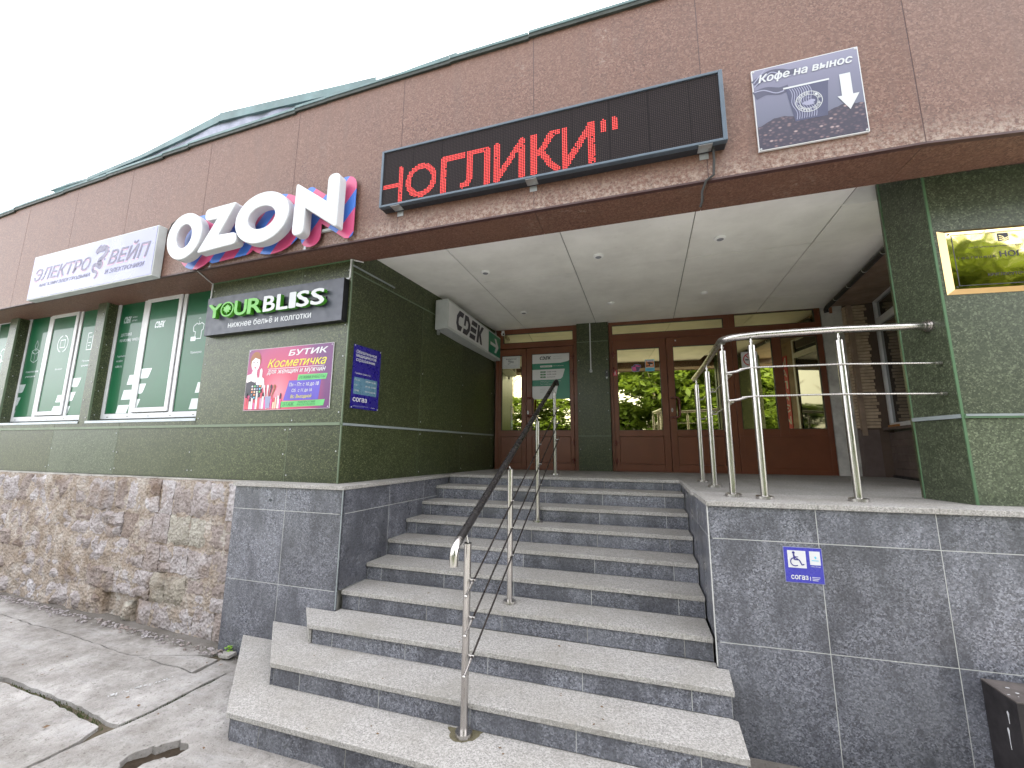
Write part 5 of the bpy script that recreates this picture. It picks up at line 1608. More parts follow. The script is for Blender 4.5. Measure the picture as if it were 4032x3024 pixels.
for ch, a, b, mt in (('U', -1.755, -1.585, 'sign_green'), ('R', -1.56, -1.37, 'sign_green'), ('B', -1.335, -1.185, 'letter_white'), ('L', -1.150, -1.010, 'letter_white'), ('I', -.975, -.915, 'letter_white'), ('S', -.885, -.735, 'letter_white'), ('S', -.700, -.545, 'letter_white')):
    text(ch, F, a, b, 1.705, 1.868, nb, mt, t, bold=.045, depth=dp, name='letter', side='sign_green_side')
mb = MB(); mb.box(-2.15, -.56, .0768, .091, 1.775, 1.80, F); mb.build('letter_rail', 'sign_side', t)
text('нижнее бельё и колготки', F, -1.905, -.745, 1.597, 1.668, .0775, 'letter_white', t, bold=.025)

# cosmetics poster
t = thing('cosmetics_poster', (-1.06, wy(-1.06), .68), 'pink poster with a smiling woman, make-up palette and opening hours', 'poster')
mb = MB(); mb.box(-1.622, -.486, .003, .012, .678, 1.338, F); mb.build('board', 'print_white', t)
flat(F, rect(-1.619, -.489, .681, 1.335), .0125, 'poster', t)
n = .0132
flat(F, [(-1.617, .84), (-1.617, .985), (-1.56, 1.00), (-1.50, 1.0), (-1.44, .985), (-1.395, .92), (-1.37, .84)], n, 'print_black', t, 'woman_print')
flat(F, roundpoly([(-1.617, .975), (-1.615, 1.06), (-1.555, 1.07), (-1.53, 1.13), (-1.475, 1.13), (-1.48, 1.06), (-1.455, 1.01), (-1.49, .975), (-1.55, .995)], .015), n + .0005, 'skin_white', t, 'woman_print')
flat(F, ell(-1.512, 1.215, .078, .098, 20), n + .0008, 'hair', t, 'woman_print')
flat(F, ell(-1.507, 1.185, .060, .088, 20), n + .0014, 'skin_white', t, 'woman_print')
flat(F, [(-1.58, 1.20), (-1.56, 1.28), (-1.50, 1.285), (-1.448, 1.25), (-1.46, 1.225), (-1.52, 1.245)], n + .002, 'hair', t, 'woman_print')
for u in (-1.535, -1.483): flat(F, ell(u, 1.195, .011, .005, 8), n + .002, 'print_black', t, 'woman_print'); flat(F, rect(u - .014, u + .012, 1.210, 1.214), n + .002, 'hair', t, 'woman_print')
flat(F, [(-1.528, 1.140), (-1.508, 1.125), (-1.487, 1.140), (-1.508, 1.145)], n + .002, 'lips', t, 'woman_print')
flat(F, roundpoly([(-1.455, .92), (-1.475, .97), (-1.47, 1.02), (-1.435, 1.03), (-1.432, 1.11), (-1.412, 1.13), (-1.398, 1.10), (-1.398, 1.03), (-1.365, 1.01), (-1.355, .95), (-1.385, .90)], .012), n + .0022, 'skin_white', t, 'woman_print')
for k in range(3): flat(F, rect(-1.395, -1.362, .935 + k * .022, .938 + k * .022), n + .003, 'skin', t, 'woman_print')
flat(F, [(-1.545, .80), (-1.53, .955), (-1.385, .945), (-1.40, .79)], n + .003, 'print_black', t, 'palette_print')
pc_ = ['print_white', 'cyan_print', 'skin', 'print_green', 'orange_print', 'letter_white', 'faded_blue', 'skin', 'lavender_panel', 'orange_print']
for i in range(4):
    for j in range(5): flat(F, ell(-1.518 + i * .036, .935 - j * .030, .012, .010, 8), n + .0036, pc_[(i * 3 + j * 2) % 10], t, 'palette_print')
random.seed(6)
for i in range(17):
    u = -1.605 + i * .030; h = random.uniform(.05, .14); w_ = random.uniform(.018, .03)
    flat(F, rect(u, u + w_, .692, .692 + h), n + .0042 + .0003 * (i % 3), random.choice(['print_pink', 'skin', 'print_white', 'lips', 'skin_white', 'pink_print']), t, 'bottle_print')
    flat(F, rect(u + .003, u + w_ - .003, .692 + h, .692 + h + random.uniform(.02, .06)), n + .0042, random.choice(['print_black', 'print_white', 'lips']), t, 'bottle_print')
flat(F, [(-1.305, .70), (-1.325, .82), (-1.24, .82), (-1.255, .70)], n + .0052, 'lavender_panel', t, 'cup_print')
for u, a, m_ in ((-1.33, -.02, 'print_white'), (-1.30, .0, 'print_white'), (-1.27, .015, 'print_black'), (-1.24, .03, 'hair')):
    flat(F, [(u, .82), (u + .008, .82), (u + a + .014, .90), (u + a - .006, .90)], n + .0048, m_, t, 'brush_print'); flat(F, ell(u + a + .004, .92, .014, .025, 10), n + .0049, m_, t, 'brush_print')
text('БУТИК', F, -1.060, -.555, 1.238, 1.298, n, 'print_white', t, bold=.04, shear=.18, slope=.003)
text('Косметичка', F, -1.335, -.560, 1.125, 1.215, n + .0008, 'print_yellow', t, bold=.025, shear=.35)
flat(F, rect(-1.325, -.585, 1.108, 1.113), n, 'print_white', t)
text('для женщин и мужчин', F, -1.335, -.565, 1.040, 1.098, n, 'print_white', t, bold=.02, shear=.3)
flat(F, [(-.915, .972), (-.905, 1.030), (-.535, 1.028), (-.550, .972)], n + .0006, 'print_green', t)
text('РЕЖИМ РАБОТЫ', F, -.89, -.56, .985, 1.016, n + .0014, 'print_darkgreen', t, bold=.02, shear=.2)
flat(F, [(-1.08, .770), (-1.02, .975), (-.61, .970), (-.63, .770)], n, 'print_blue', t)
text('Пн – Пт: с 10 до 18', F, -1.015, -.635, .905, .950, n + .0008, 'print_white', t, bold=.02, shear=.2)
text('Сб:  с 11 до 16', F, -.975, -.715, .847, .888, n + .0008, 'print_white', t, bold=.02, shear=.2)
text('Вс: Выходной', F, -.985, -.715, .785, .828, n + .0008, 'print_yellow', t, bold=.02, shear=.2)
flat(F, [(-1.155, .700), (-1.12, .760), (-.545, .768), (-.560, .708)], n + .0006, 'print_green', t)
text('1 ЭТАЖ', F, -1.11, -.93, .712, .752, n + .0014, 'print_darkgreen', t, bold=.02, shear=.2)
text('НАПРОТИВ', F, -.88, -.66, .740, .760, n + .0014, 'print_darkgreen', t, bold=.02, shear=.2); text('РЕСЕПШЕН', F, -.89, -.66, .715, .733, n + .0014, 'print_darkgreen', t, bold=.02, shear=.2)
for u, v in ((-1.605, 1.322), (-.505, 1.318), (-.505, .695), (-1.605, .692)): screw(F.P(u, v, .012), t)

# blue insurance plate on the inner wall
F = INN
a0_ = .072; t = thing('insurance_plate', tuple(F.P(.26, .685, 0)), 'dark blue upright insurance plate on the shaded inner green wall', 'sign')
u0_, u1_ = .080, .462
mb = MB(); mb.box(u0_, u1_, .003, .008, .685, 1.330, F); mb.build('plate', 'navy', t)
n = .0087
for i, s_ in enumerate(('Обязательное', 'медицинское', 'страхование')): text(s_, F, u0_ + .035, u0_ + .035 + (.285, .280, .265)[i], 1.245 - i * .045, 1.280 - i * .045, n, 'print_white', t, bold=.01)
text('График работы:', F, u0_ + .03, u0_ + .25, 1.030, 1.050, n, 'print_white', t, bold=.01)
flat(F, roundpoly(rect(u0_ + .025, u1_ - .035, .830, 1.000), .008), n, 'faded_blue', t)
for i, s_ in enumerate(('09:00-13:00', '09:00-11:00', 'выходной')): text(s_, F, u1_ - .20, u1_ - .055, .965 - i * .052, .982 - i * .052, n + .0008, 'print_white', t); text(('Пн-чт', 'Пт', 'Сб-вс')[i], F, u0_ + .035, u0_ + .10 - .03 * (i == 1), .965 - i * .052, .982 - i * .052, n + .0008, 'print_white', t)
text('согаз', F, u0_ + .025, u0_ + .215, .755, .795, n, 'print_white', t, bold=.045)
flat(F, rect(u0_ + .03, u0_ + .24, .712, .715), n, 'lavender_panel', t); flat(F, rect(u0_ + .03, u0_ + .18, .704, .706), n, 'lavender_panel', t); text('12.20', F, u1_ - .10, u1_ - .05, .705, .715, n, 'print_white', t)
for u, v in ((u0_ + .01, 1.32), (u1_ - .01, 1.32), (u0_ + .01, .695), (u1_ - .01, .695)): screw(F.P(u, v, .009), t)

# courier light box in the entrance
F = Frame(.052, -.29, math.atan2(1.79, .128)); 
Lb = 1.795
base_P = F.P
F.P = lambda u, v, n=0.0, o=F.o, a=F.a, nn=F.n: o + a * u + Vector((0, 0, v - .038 * u)) + nn * n
t = thing('courier_light_box', (-.05, .6, 1.85), 'white light box with black CDEK mark and green arrow panel inside the entrance', 'sign')
mb = MB(); mb.box(0, Lb, -.185, 0, 1.852, 2.254, F); mb.build('case', 'white_sheet', t, bevel=.004)
mb = MB(); mb.box(.03, Lb - .018, .0005, .003, 1.885, 2.228, F); mb.build('face', 'print_white', t)
mb = MB(); mb.box(1.30, Lb - .02, .0032, .005, 1.886, 2.227, F); mb.build('arrow_panel', 'cdek_green', t)
cdek(F, .215, 1.12, 1.915, 2.205, .0042, 'print_black', t, shear=.16)
ar = [(1.37, 2.075), (1.37, 2.025), (1.59, 2.025), (1.53, 1.93), (1.60, 1.93), (1.70, 2.05), (1.60, 2.17), (1.53, 2.17), (1.59, 2.075)]
flat(F, ar, .0062, 'print_white', t, 'arrow_print')
mb = MB()
for s_ in (-.05, -.13): mb.box(-.004, -.001, s_ - .02, s_, 1.86, 1.862, F)
for (nn_, v) in ((-.02, 2.23), (-.165, 2.23), (-.02, 1.875), (-.165, 1.875)): mb.ball(F.P(-.001, v, nn_), .005, 6, 4)
mb.build('end_screws', 'zinc', t)
mb = MB(); mb.box(.03, .06, -.17, -.14, 1.79, 1.852, F); mb.box(1.6, 1.64, -.02, .0, 2.254, 2.30, F); mb.build('bracket', 'zinc', t)
t = thing('dome_camera', (.235, 1.45, 2.26), 'small white security camera beside the courier light box', 'camera')
mb = MB(); mb.box(.215, .255, 1.46, 1.50, 2.22, 2.30); mb.build('mount', 'white_pvc', t)
mb = MB(); mb.ball((.25, 1.43, 2.235), .034, 14, 10); mb.build('housing', 'white_pvc', t, smooth=True)
mb = MB(); mb.ball((.266, 1.403, 2.222), .016, 10, 8); mb.build('lens', 'dark', t, smooth=True)

# door notices
F = D
t = thing('warning_notice', tuple(D.P(.375, 1.65, .01)), 'small white framed camera warning notice on the narrow brown door', 'notice')
mb = MB(); mb.box(.205, .515, -.001, .003, 1.650, 1.862, F); mb.build('sheet', 'print_white', t)
for r_ in (rect(.225, .500, 1.838, 1.842), rect(.225, .500, 1.668, 1.672), rect(.225, .229, 1.672, 1.838), rect(.496, .500, 1.672, 1.838), rect(.235, .49, 1.705, 1.708)): flat(F, r_, .0036, 'grey_print', t)
text('ВНИМАНИЕ!', F, .27, .455, 1.805, 1.825, .0038, 'print_black', t, bold=.03)
flat(F, [(.30, 1.79), (.315, 1.80), (.41, 1.775), (.40, 1.745), (.37, 1.75), (.31, 1.765)], .0038, 'grey_print', t); flat(F, [(.34, 1.755), (.355, 1.755), (.335, 1.73), (.30, 1.72), (.30, 1.745), (.33, 1.74)], .0038, 'grey_print', t)
text('ведется видеонаблюдение', F, .25, .475, 1.684, 1.698, .0038, 'grey_print', t)
t = thing('courier_notice', tuple(D.P(1.04, 1.12, .0)), 'tall white and green CDEK opening hours notice on the glazed brown door', 'notice')
mb = MB(); mb.box(.722, 1.356, -.012, -.006, 1.112, 1.880, F); mb.build('sheet', 'cdek_green', t)
n = -.0052
flat(F, roundpoly([(.724, 1.715, 0), (1.20, 1.715, .05), (1.354, 1.745, .05), (1.354, 1.878, 0), (.724, 1.878, 0)]), n, 'print_white', t)
flat(F, roundpoly([(.724, 1.435, 0), (1.10, 1.435, .01), (1.225, 1.445, .07), (1.275, 1.612, .01), (.724, 1.612, 0)]), n, 'print_white', t)
flat(F, roundpoly([(.724, 1.114, 0), (1.11, 1.114, 0), (1.155, 1.33, .0), (.724, 1.33, 0)]), n, 'print_white', t)
cdek(F, .85, 1.05, 1.780, 1.835, n + .0012, 'print_black', t)
text('экспресс', F, 1.08, 1.22, 1.815, 1.835, n + .0012, 'grey_print', t); text('доставка', F, 1.08, 1.22, 1.780, 1.798, n + .0012, 'grey_print', t)
flat(F, roundpoly(rect(.86, 1.065, 1.648, 1.680), .014), n, 'print_white', t); text('РЕЖИМ РАБОТЫ', F, .88, 1.045, 1.656, 1.672, n + .0012, 'print_darkgreen', t, bold=.03); text('Без перерыва', F, 1.085, 1.25, 1.656, 1.675, n, 'print_white', t)
for i, (a, b) in enumerate((('ПН-ПТ', '10.00-19.00'), ('СБ', '10.00-16.00'), ('ВС', 'выходной'))):
    z0 = 1.560 - i * .044
    flat(F, roundpoly(rect(.862, .955, z0 - .004, z0 + .022), .012), n + .0012, 'print_darkgreen', t); text(a, F, .885 + .01 * (i > 0), .935 - .01 * (i > 0), z0 + .002, z0 + .016, n + .0024, 'print_white', t, bold=.02)
    text(b, F, .975, 1.13 - .02 * (i == 2), z0 - .001, z0 + .020, n + .0012, 'print_black', t, bold=.015)
for i, (s_, w_) in enumerate((('Представительство в поселке', .34), ('ул. Советская 6', .15), ('Тел.: 8 (800) 000-00', .20))): text(s_, F, .86, .86 + w_, 1.405 - i * .026, 1.418 - i * .026, n, 'print_white', t)
for i, (s_, w_) in enumerate((('Подробности', .09), ('на сайте', .075), ('cdek.ru', .07))): text(s_, F, .86, .86 + w_, 1.270 - i * .026, 1.283 - i * .026, n + .0012, 'grey_print', t, bold=.02)
t = thing('camera_sticker', tuple(D.P(2.60, 1.53, 0)), 'blue and orange camera warning sticker on the middle door pane', 'sticker')
mb = MB(); mb.box(2.535, 2.675, -.013, -.011, 1.515, 1.700, F); mb.build('sheet', 'cyan_print', t)
flat(F, rect(2.540, 2.670, 1.565, 1.690), -.0104, 'print_white', t); flat(F, rect(2.543, 2.667, 1.580, 1.665), -.0098, 'orange_print', t)
flat(F, [(2.565, 1.655), (2.60, 1.66), (2.655, 1.64), (2.65, 1.62), (2.58, 1.630)], -.0092, 'print_black', t); flat(F, [(2.60, 1.63), (2.615, 1.63), (2.605, 1.595), (2.55, 1.588), (2.55, 1.605), (2.59, 1.605)], -.0092, 'print_black', t)
flat(F, rect(2.61, 2.645, 1.60, 1.622), -.0088, 'print_white', t)
text('ВНИМАНИЕ', F, 2.575, 2.655, 1.672, 1.684, -.0098, 'print_blue', t, bold=.03); flat(F, rect(2.547, 2.563, 1.670, 1.685), -.0098, 'orange_print', t)
text('ОХРАНА', F, 2.57, 2.645, 1.535, 1.550, -.0104, 'print_blue', t, bold=.03)
t = thing('cloud_sticker', tuple(D.P(2.40, 1.51, 0)), 'small pink and violet cloud-shaped sticker on the middle door pane', 'sticker')
cl = roundpoly([(2.325, 1.60), (2.335, 1.52), (2.37, 1.508), (2.44, 1.515), (2.455, 1.56), (2.478, 1.585), (2.465, 1.62), (2.42, 1.635), (2.375, 1.63), (2.35, 1.605)], .012, 4)
mb = MB(); mb.slabuv(F, cl, -.013, -.011); mb.build('sheet', 'lavender_panel', t)
cx_, cy_ = 2.40, 1.572
flat(F, [(cx_ + (a - cx_) * .88, cy_ + (b - cy_) * .86) for a, b in cl], -.0102, 'print_violet', t); flat(F, [(2.338, 1.590), (2.348, 1.525), (2.40, 1.530), (2.39, 1.590)], -.0094, 'pink_print', t); flat(F, [(2.38, 1.60), (2.46, 1.585), (2.45, 1.605), (2.40, 1.62)], -.0094, 'pink_print', t)
t = thing('push_sticker', tuple(D.P(2.075, 1.46, 0)), 'small red sticker with a white pointing hand on the left door stile', 'sticker')
mb = MB(); mb.box(2.042, 2.106, .0125, .014, 1.455, 1.550, F); mb.build('sheet', 'red_print', t)
flat(F, [(2.066, 1.49), (2.062, 1.505), (2.071, 1.508), (2.071, 1.53), (2.077, 1.53), (2.078, 1.508), (2.088, 1.505), (2.086, 1.49)], .0146, 'print_white', t); flat(F, rect(2.055, 2.098, 1.474, 1.479), .0146, 'print_white', t); text('НАЖАТЬ', F, 2.052, 2.096, 1.461, 1.468, .0146, 'print_white', t)
t = thing('intercom', tuple(D.P(1.95, 1.40, .06)), 'small black door intercom on the green pier between the doors', 'intercom')
mb = MB(); mb.slabuv(F, roundpoly(rect(1.925, 1.970, 1.435, 1.550), .012), .0605, .085); mb.build('body', 'black_paint', t)
mb = MB(); mb.slabuv(F, ell(1.945, 1.425, .014, .020, 14), .0605, .075); mb.build('button_ring', 'zinc', t)
mb = MB(); mb.slabuv(F, ell(1.947, 1.51, .008, .008, 10), .0852, .087); mb.build('lens', 'zinc', t)
t = thing('cable_duct', tuple(D.P(1.70, 1.53, .06)), 'narrow white cable duct running down the green pier to a push button', 'cable duct')
mb = MB(); mb.box(1.692, 1.708, .0605, .078, 1.560, 2.334, F); mb.build('duct', 'white_pvc', t)
mb = MB(); frame_ring(mb, 1.682, 1.720, 1.520, 1.558, .009, .009, .009, .009, .0605, .080); mb.build('button_frame', 'white_pvc', t)
mb = MB(); mb.box(1.692, 1.711, .0605, .074, 1.530, 1.548, F); mb.build('button', 'dark', t)
t = thing('no_smoking_notice', tuple(D.P(4.02, 1.49, 0)), 'white no smoking notice with a red ring behind the railing post', 'notice')
mb = MB(); mb.box(3.90, 4.115, -.013, -.011, 1.500, 1.745, F); mb.build('sheet', 'print_white', t)
curve_shape('ring', [ell(4.01, 1.63, .088, .095, 32), ell(4.01, 1.63, .072, .079, 32)], F, -.0105, -.0100, 'red_print', t)
flat(F, rect(3.95, 4.06, 1.615, 1.635), -.0104, 'print_black', t); flat(F, [(3.95, 1.69), (3.96, 1.70), (4.07, 1.575), (4.06, 1.565)], -.0096, 'red_print', t); flat(F, [(4.02, 1.645), (4.035, 1.66), (4.02, 1.675), (4.035, 1.695), (4.05, 1.69), (4.035, 1.67), (4.05, 1.655), (4.03, 1.642)], -.0104, 'print_black', t)

# accessibility plate on the granite wall
F = Frame(0, -1.853)
F.o.y = -1.851 - (3.3 - 2.79) * .05
t = thing('access_plate', (3.31, -1.88, -.51), 'blue wheelchair access plate on the granite wall right of the stairs', 'sign')
F = Frame(2.785, -1.849, math.atan2(.0487, 1)); F.a = F.a / F.a.x; F.o = F.o - F.a * 2.785
mb = MB(); mb.box(3.206, 3.418, .002, .006, -.508, -.297, F); mb.build('plate', 'lavender_panel', t)
mb = MB(); mb.box(3.209, 3.415, .0062, .0072, -.505, -.300, F); mb.build('face', 'navy_bright', t)
n = .0079
flat(F, rect(3.228, 3.328, -.420, -.318), n, 'print_white', t); flat(F, rect(3.348, 3.405, -.398, -.318), n, 'print_white', t)
w_ = ell(3.266, -.385, .024, .024, 22, .5); ribbon(F, w_[:18], [.006] * 18, n + .0008, 'navy', t)
for a, b, q in (((3.262, -.340), (3.264, -.372), .009), ((3.264, -.372), (3.290, -.372), .007), ((3.290, -.372), (3.303, -.402), .007), ((3.303, -.402), (3.316, -.397), .006), ((3.264, -.355), (3.286, -.355), .005)): ribbon(F, [a, b], [q, q], n + .0010, 'navy', t)
flat(F, ell(3.262, -.331, .008, .008, 10), n + .0010, 'navy', t)
flat(F, [(3.372, -.352), (3.380, -.346), (3.386, -.354), (3.380, -.364)], n + .0008, 'cyan_print', t); flat(F, rect(3.358, 3.395, -.374, -.370), n + .0008, 'cyan_print', t)
text('8 (000) 00 00 00', F, 3.350, 3.402, -.412, -.405, n, 'print_white', t)
text('согаз', F, 3.238, 3.330, -.487, -.463, n, 'print_white', t, bold=.045); flat(F, rect(3.340, 3.343, -.490, -.468), n, 'print_white', t)
for k in range(3): flat(F, rect(3.352, 3.395 - .006 * k, -.472 - k * .009, -.469 - k * .009), n, 'print_white', t)

# brass plaque
F = CF
t = thing('brass_plaque', tuple(CF.P(.38, 1.347, 0)), 'large polished brass hotel plaque on the green granite column', 'plaque')
ua, ub, va, vb = .030, .720, 1.348, 1.812; bv_ = .028; nd = .030
mb = MB()
O_ = [(ua, va), (ub, va), (ub, vb), (ua, vb)]; I_ = [(ua + bv_, va + bv_), (ub - bv_, va + bv_), (ub - bv_, vb - bv_), (ua + bv_, vb - bv_)]
for k in range(4):
    k2 = (k + 1) % 4
    mb.poly([F.P(*O_[k], .002), F.P(*O_[k2], .002), F.P(*I_[k2], nd), F.P(*I_[k], nd)])
mb.build('bevelled_edge', 'brass_edge', t)
mb = MB(); mb.poly([F.P(*p, nd) for p in I_]); mb.build('face', 'brass', t)
n = nd + .0012
for r_ in (rect(ua + .055, ub - .055, vb - .053, vb - .048), rect(ua + .055, ub - .055, va + .048, va + .053), rect(ua + .055, ua + .060, va + .0532, vb - .0532), rect(ub - .060, ub - .055, va + .0532, vb - .0532)): flat(F, r_, n, 'print_black', t)
um = (ua + ub) / 2
flat(F, rect(um - .030, um + .030, 1.695, 1.752), n, 'print_black', t, 'emblem')
for k in range(3):
    ribbon(F, spline([(um - .024, 1.735 - .014 * k), (um - .005, 1.728 - .014 * k), (um + .008, 1.712 - .010 * k), (um + .025, 1.722 - .012 * k)], 4), [.003] * 13, n + .0012, 'brass', t, 'emblem')
text('ООО «Ногликская Нефтегазовая»', F, um - .20, um + .20, 1.655, 1.670, n, 'print_black', t)
text('Г О С Т И Н И Ц А', F, um - .27, um - .06, 1.582, 1.600, n, 'print_black', t, bold=.015)
text('НОГЛИКИ', F, um - .035, um + .27, 1.585, 1.625, n, 'print_black', t, bold=.025)
text('КРУГЛОСУТОЧНО', F, um - .12, um + .12, 1.455, 1.475, n, 'print_black', t, bold=.015)
for u, v in ((ua + .042, vb - .042), (ua + .042, va + .042), (ub - .042, vb - .042), (ub - .042, va + .042)):
    mb = MB(); mb.slabuv(F, ell(u, v, .006, .006, 10), nd, nd + .004); mb.build('bolt', 'dark', t)

# vertical shop sign on the far inner wall, seen only mirrored in the doors
F = RWF
t = thing('vertical_sign', tuple(RWF.P(1.78, .6, 0)), 'narrow upright red board with white letters seen reflected in the right door pane', 'sign')
mb = MB(); mb.box(1.66, 1.86, .002, .012, .45, 2.05, F); mb.build('board', 'red_print', t)
for i, ch in enumerate('МАГАЗИН'): text(ch, F, 1.695, 1.825, 1.88 - i * .22, 2.02 - i * .22, .013, 'letter_white', t, bold=.03)

# cable ducts round the pillar top
t = thing('cable_duct', (-.36, wy(-.36) - .01, 1.98), 'white cable duct stepping round the top corner of the green pillar', 'cable duct')
mb = MB(); mb.box(-.40, -.355, .002, .016, 1.985, 1.999, WALL); mb.box(-.3565, -.343, .002, .016, 1.999, 2.186, WALL); mb.box(-.3565, -.343, .002, .016, 2.187, 2.197, WALL)
mb.build('duct', 'white_pvc', t)
mb = MB(); mb.box(-.01, .62, .002, .016, 2.12, 2.134, INN); mb.build('duct', 'grey_trim', t)
mb = MB(); a = Vector(WALL.P(-.35, 2.19, .02)); mb.tube([a, Vector((-.27, -1.60, 2.192))], .007, 6); mb.build('duct', 'white_pvc', t)
t = thing('cable_duct', (-2.34, -1.63, 1.97), 'thin white cable duct at the left edge of the green pillar above the dark sign', 'cable duct')
mb = MB(); mb.box(-2.342, -2.330, .002, .014, 1.978, 2.197, WALL); mb.build('duct', 'white_pvc', t)
mb = MB(); mb.tube([(-2.336, -1.635, 2.192), (-2.15, fy(-2.15) + .01, 2.192)], .007, 6); mb.build('duct', 'white_pvc', t)
# heating pipe along the ceiling edge
t = thing('black_pipe', (4.86, 0, 2.26), 'black pipe held by clips along the right edge of the entrance ceiling', 'pipe')
pa, pb = Vector((4.955, 1.50, 2.262)), Vector((4.66, -1.52, 2.272))
mb = MB(); mb.tube([pa + Vector((.01, .04, -.06)), pa + Vector((0, .03, -.02)), pa, pb], .028, 14); mb.build('pipe', 'rubber', t, smooth=True)
for k in range(6):
    p = pa + (pb - pa) * (.12 + k * .15); d = (pb - pa).normalized()
    mb = MB(); mb.tube([p - d * .006, p + d * .006], .031, 14); mb.build('clip', 'zinc', t, smooth=True)

# recessed ceiling lamps (unlit)
def lamp(x, y, kind, label):
    t = thing('ceiling_lamp', (x, y, 2.32), label, 'ceiling lamp', 'recessed lamps in the entrance ceiling')
    z = 2.3385
    mb = MB()
    if kind:
        mb.ball((x, y, z), .048, 18, 10, (1, 1, .42)); mb.build('dome', 'lamp_rim', t, smooth=True)
    else:
        mb.tube([(x, y, z), (x, y, z - .010), (x, y, z - .018)], [.056, .054, .040], 24, True); mb.build('rim', 'lamp_rim', t, smooth=True)
        mb = MB(); mb.tube([(x, y, z - .0181), (x, y, z - .021)], [.032, .028], 18); mb.build('glass', 'lamp_glass', t)
lamp(.746, -.735, 0, 'round recessed lamp in the ceiling, front left, nearest the pillar')
lamp(2.045, -.773, 0, 'round recessed lamp in the ceiling, middle of the front row')
lamp(3.211, -.818, 0, 'round recessed lamp in the ceiling, front right, nearest the green column')
lamp(.805, .742, 0, 'small recessed lamp in the ceiling near the courier light box')
lamp(2.09, .707, 1, 'white domed ceiling lamp before the middle doors')
lamp(3.28, .653, 1, 'white domed ceiling lamp above the terrace railing, back right')

# litter bin
t = thing('litter_bin', (4.4, -1.9, -1.51), 'black metal litter bin with bird droppings against the granite wall', 'bin')
def bx(mb, x0, x1, y0, y1, z0, z1): mb.box(x0, x1, y0, y1, z0, z1)
X0, X1, Y0, Y1, ZB, ZTp = 4.108, 4.62, -2.02, -1.80, -1.50, -.938
mb = MB(); bx(mb, X0, X0 + .012, Y0, Y1, ZB, ZTp); bx(mb, X1 - .012, X1, Y0, Y1, ZB, ZTp); bx(mb, X0 + .012, X1 - .012, Y1 - .012, Y1, ZB, ZTp); bx(mb, X0 + .012, X1 - .012, Y0 + .02, Y1 - .012, ZB, ZB + .01); mb.build('side', 'bin_metal', t)
mb = MB(); bx(mb, X0 - .002, X1 + .002, Y0 - .002, Y1 + .002, ZTp + .0005, ZTp + .010); mb.build('top', 'bin_top', t, bevel=.003)
mb = MB(); bx(mb, X0 + .0121, X0 + .045, Y0, Y0 + .010, ZB, ZTp); bx(mb, X1 - .045, X1 - .0121, Y0, Y0 + .010, ZB, ZTp); bx(mb, X0 + .0452, X1 - .0452, Y0, Y0 + .010, ZTp - .035, ZTp); bx(mb, X0 + .0452, X1 - .0452, Y0, Y0 + .010, ZB, ZB + .04); mb.build('front_frame', 'bin_metal', t)
mb = MB(); bx(mb, X0 + .05, X1 - .05, Y0 + .001, Y0 + .004, ZTp - .041, ZTp - .0355); mb.build('opening_lip', 'zinc', t)
mb = MB(); bx(mb, X0 + .06, X1 - .06, Y0 + .03, Y1 - .03, ZB + .012, ZTp - .20); mb.build('inner_box', 'black_paint', t)
random.seed(13)
mb = MB()
for (y, z0, h) in ((-1.955, -1.015, .05), (-1.94, -1.10, .09)):
    fr_ = Frame(X0 - .0008, 0, -math.pi / 2)
    mb.slabuv(fr_, roundpoly([(-y - .007, z0), (-y - .002, z0 + .012), (-y + .006, z0), (-y + .002, z0 - h * .4), (-y + .0015, z0 - h), (-y - .001, z0 - h), (-y - .003, z0 - h * .4)], .003), 0, .0008)
for k in range(7):
    x, y = X0 + random.uniform(.01, .2), random.uniform(Y0 + .01, Y1 - .02); mb.ball((x, y, ZTp + .011), random.uniform(.003, .006), 7, 4, (random.uniform(.6, 2.2), 1, .12))
mb.build('bird_droppings', 'print_white', t, kind='stuff')

# marks and litter on the steps
mb = MB(); mb.prism(jag([(1.20, -2.405), (1.27, -2.375), (1.33, -2.372), (1.42, -2.38), (1.40, -2.44), (1.385, -2.47), (1.33, -2.505), (1.28, -2.50), (1.245, -2.47), (1.235, -2.44)], .02, .015, seed=1.0), -1.351, -1.3492)
mb.build('dirt_mark', 'dirt_mark', st)
random.seed(31)
mb = MB()
for i in range(46):
    k = random.choice([0, 1, 2, 3, 4, 5, 6, 7, 8, 8, 9, 9, 9]); x = random.uniform(-.1 if k > 7 else .1, 2.7); y = -.3 * k + random.uniform(.02, .26); z = -.15 * k if k else LZ
    q = random.uniform(0, 6.28); s_ = random.uniform(.003, .008)
    mb.poly([(x + s_ * math.cos(q) * 1.8, y + s_ * math.sin(q) * 1.8, z + .002), (x + s_ * math.cos(q + 1.6), y + s_ * math.sin(q + 1.6), z + .004), (x + s_ * math.cos(q + 3.1) * 1.6, y + s_ * math.sin(q + 3.1) * 1.6, z + .002), (x + s_ * math.cos(q + 4.7), y + s_ * math.sin(q + 4.7), z + .0015)])
for i in range(40):
    x = random.uniform(-4.5, 0.2); y = random.uniform(-3.2, -1.95); q = random.uniform(0, 6.28); s_ = random.uniform(.004, .013)
    mb.poly([(x + s_ * math.cos(q) * 1.8, y + s_ * math.sin(q) * 1.8, ZT + .014), (x + s_ * math.cos(q + 1.6), y + s_ * math.sin(q + 1.6), ZT + .018), (x + s_ * math.cos(q + 3.1) * 1.6, y + s_ * math.sin(q + 3.1) * 1.6, ZT + .014), (x + s_ * math.cos(q + 4.7), y + s_ * math.sin(q + 4.7), ZT + .013)])
mb.build('leaf_litter', 'dry_leaf', kind='stuff', label='small dry leaf scraps scattered over the steps and paving')

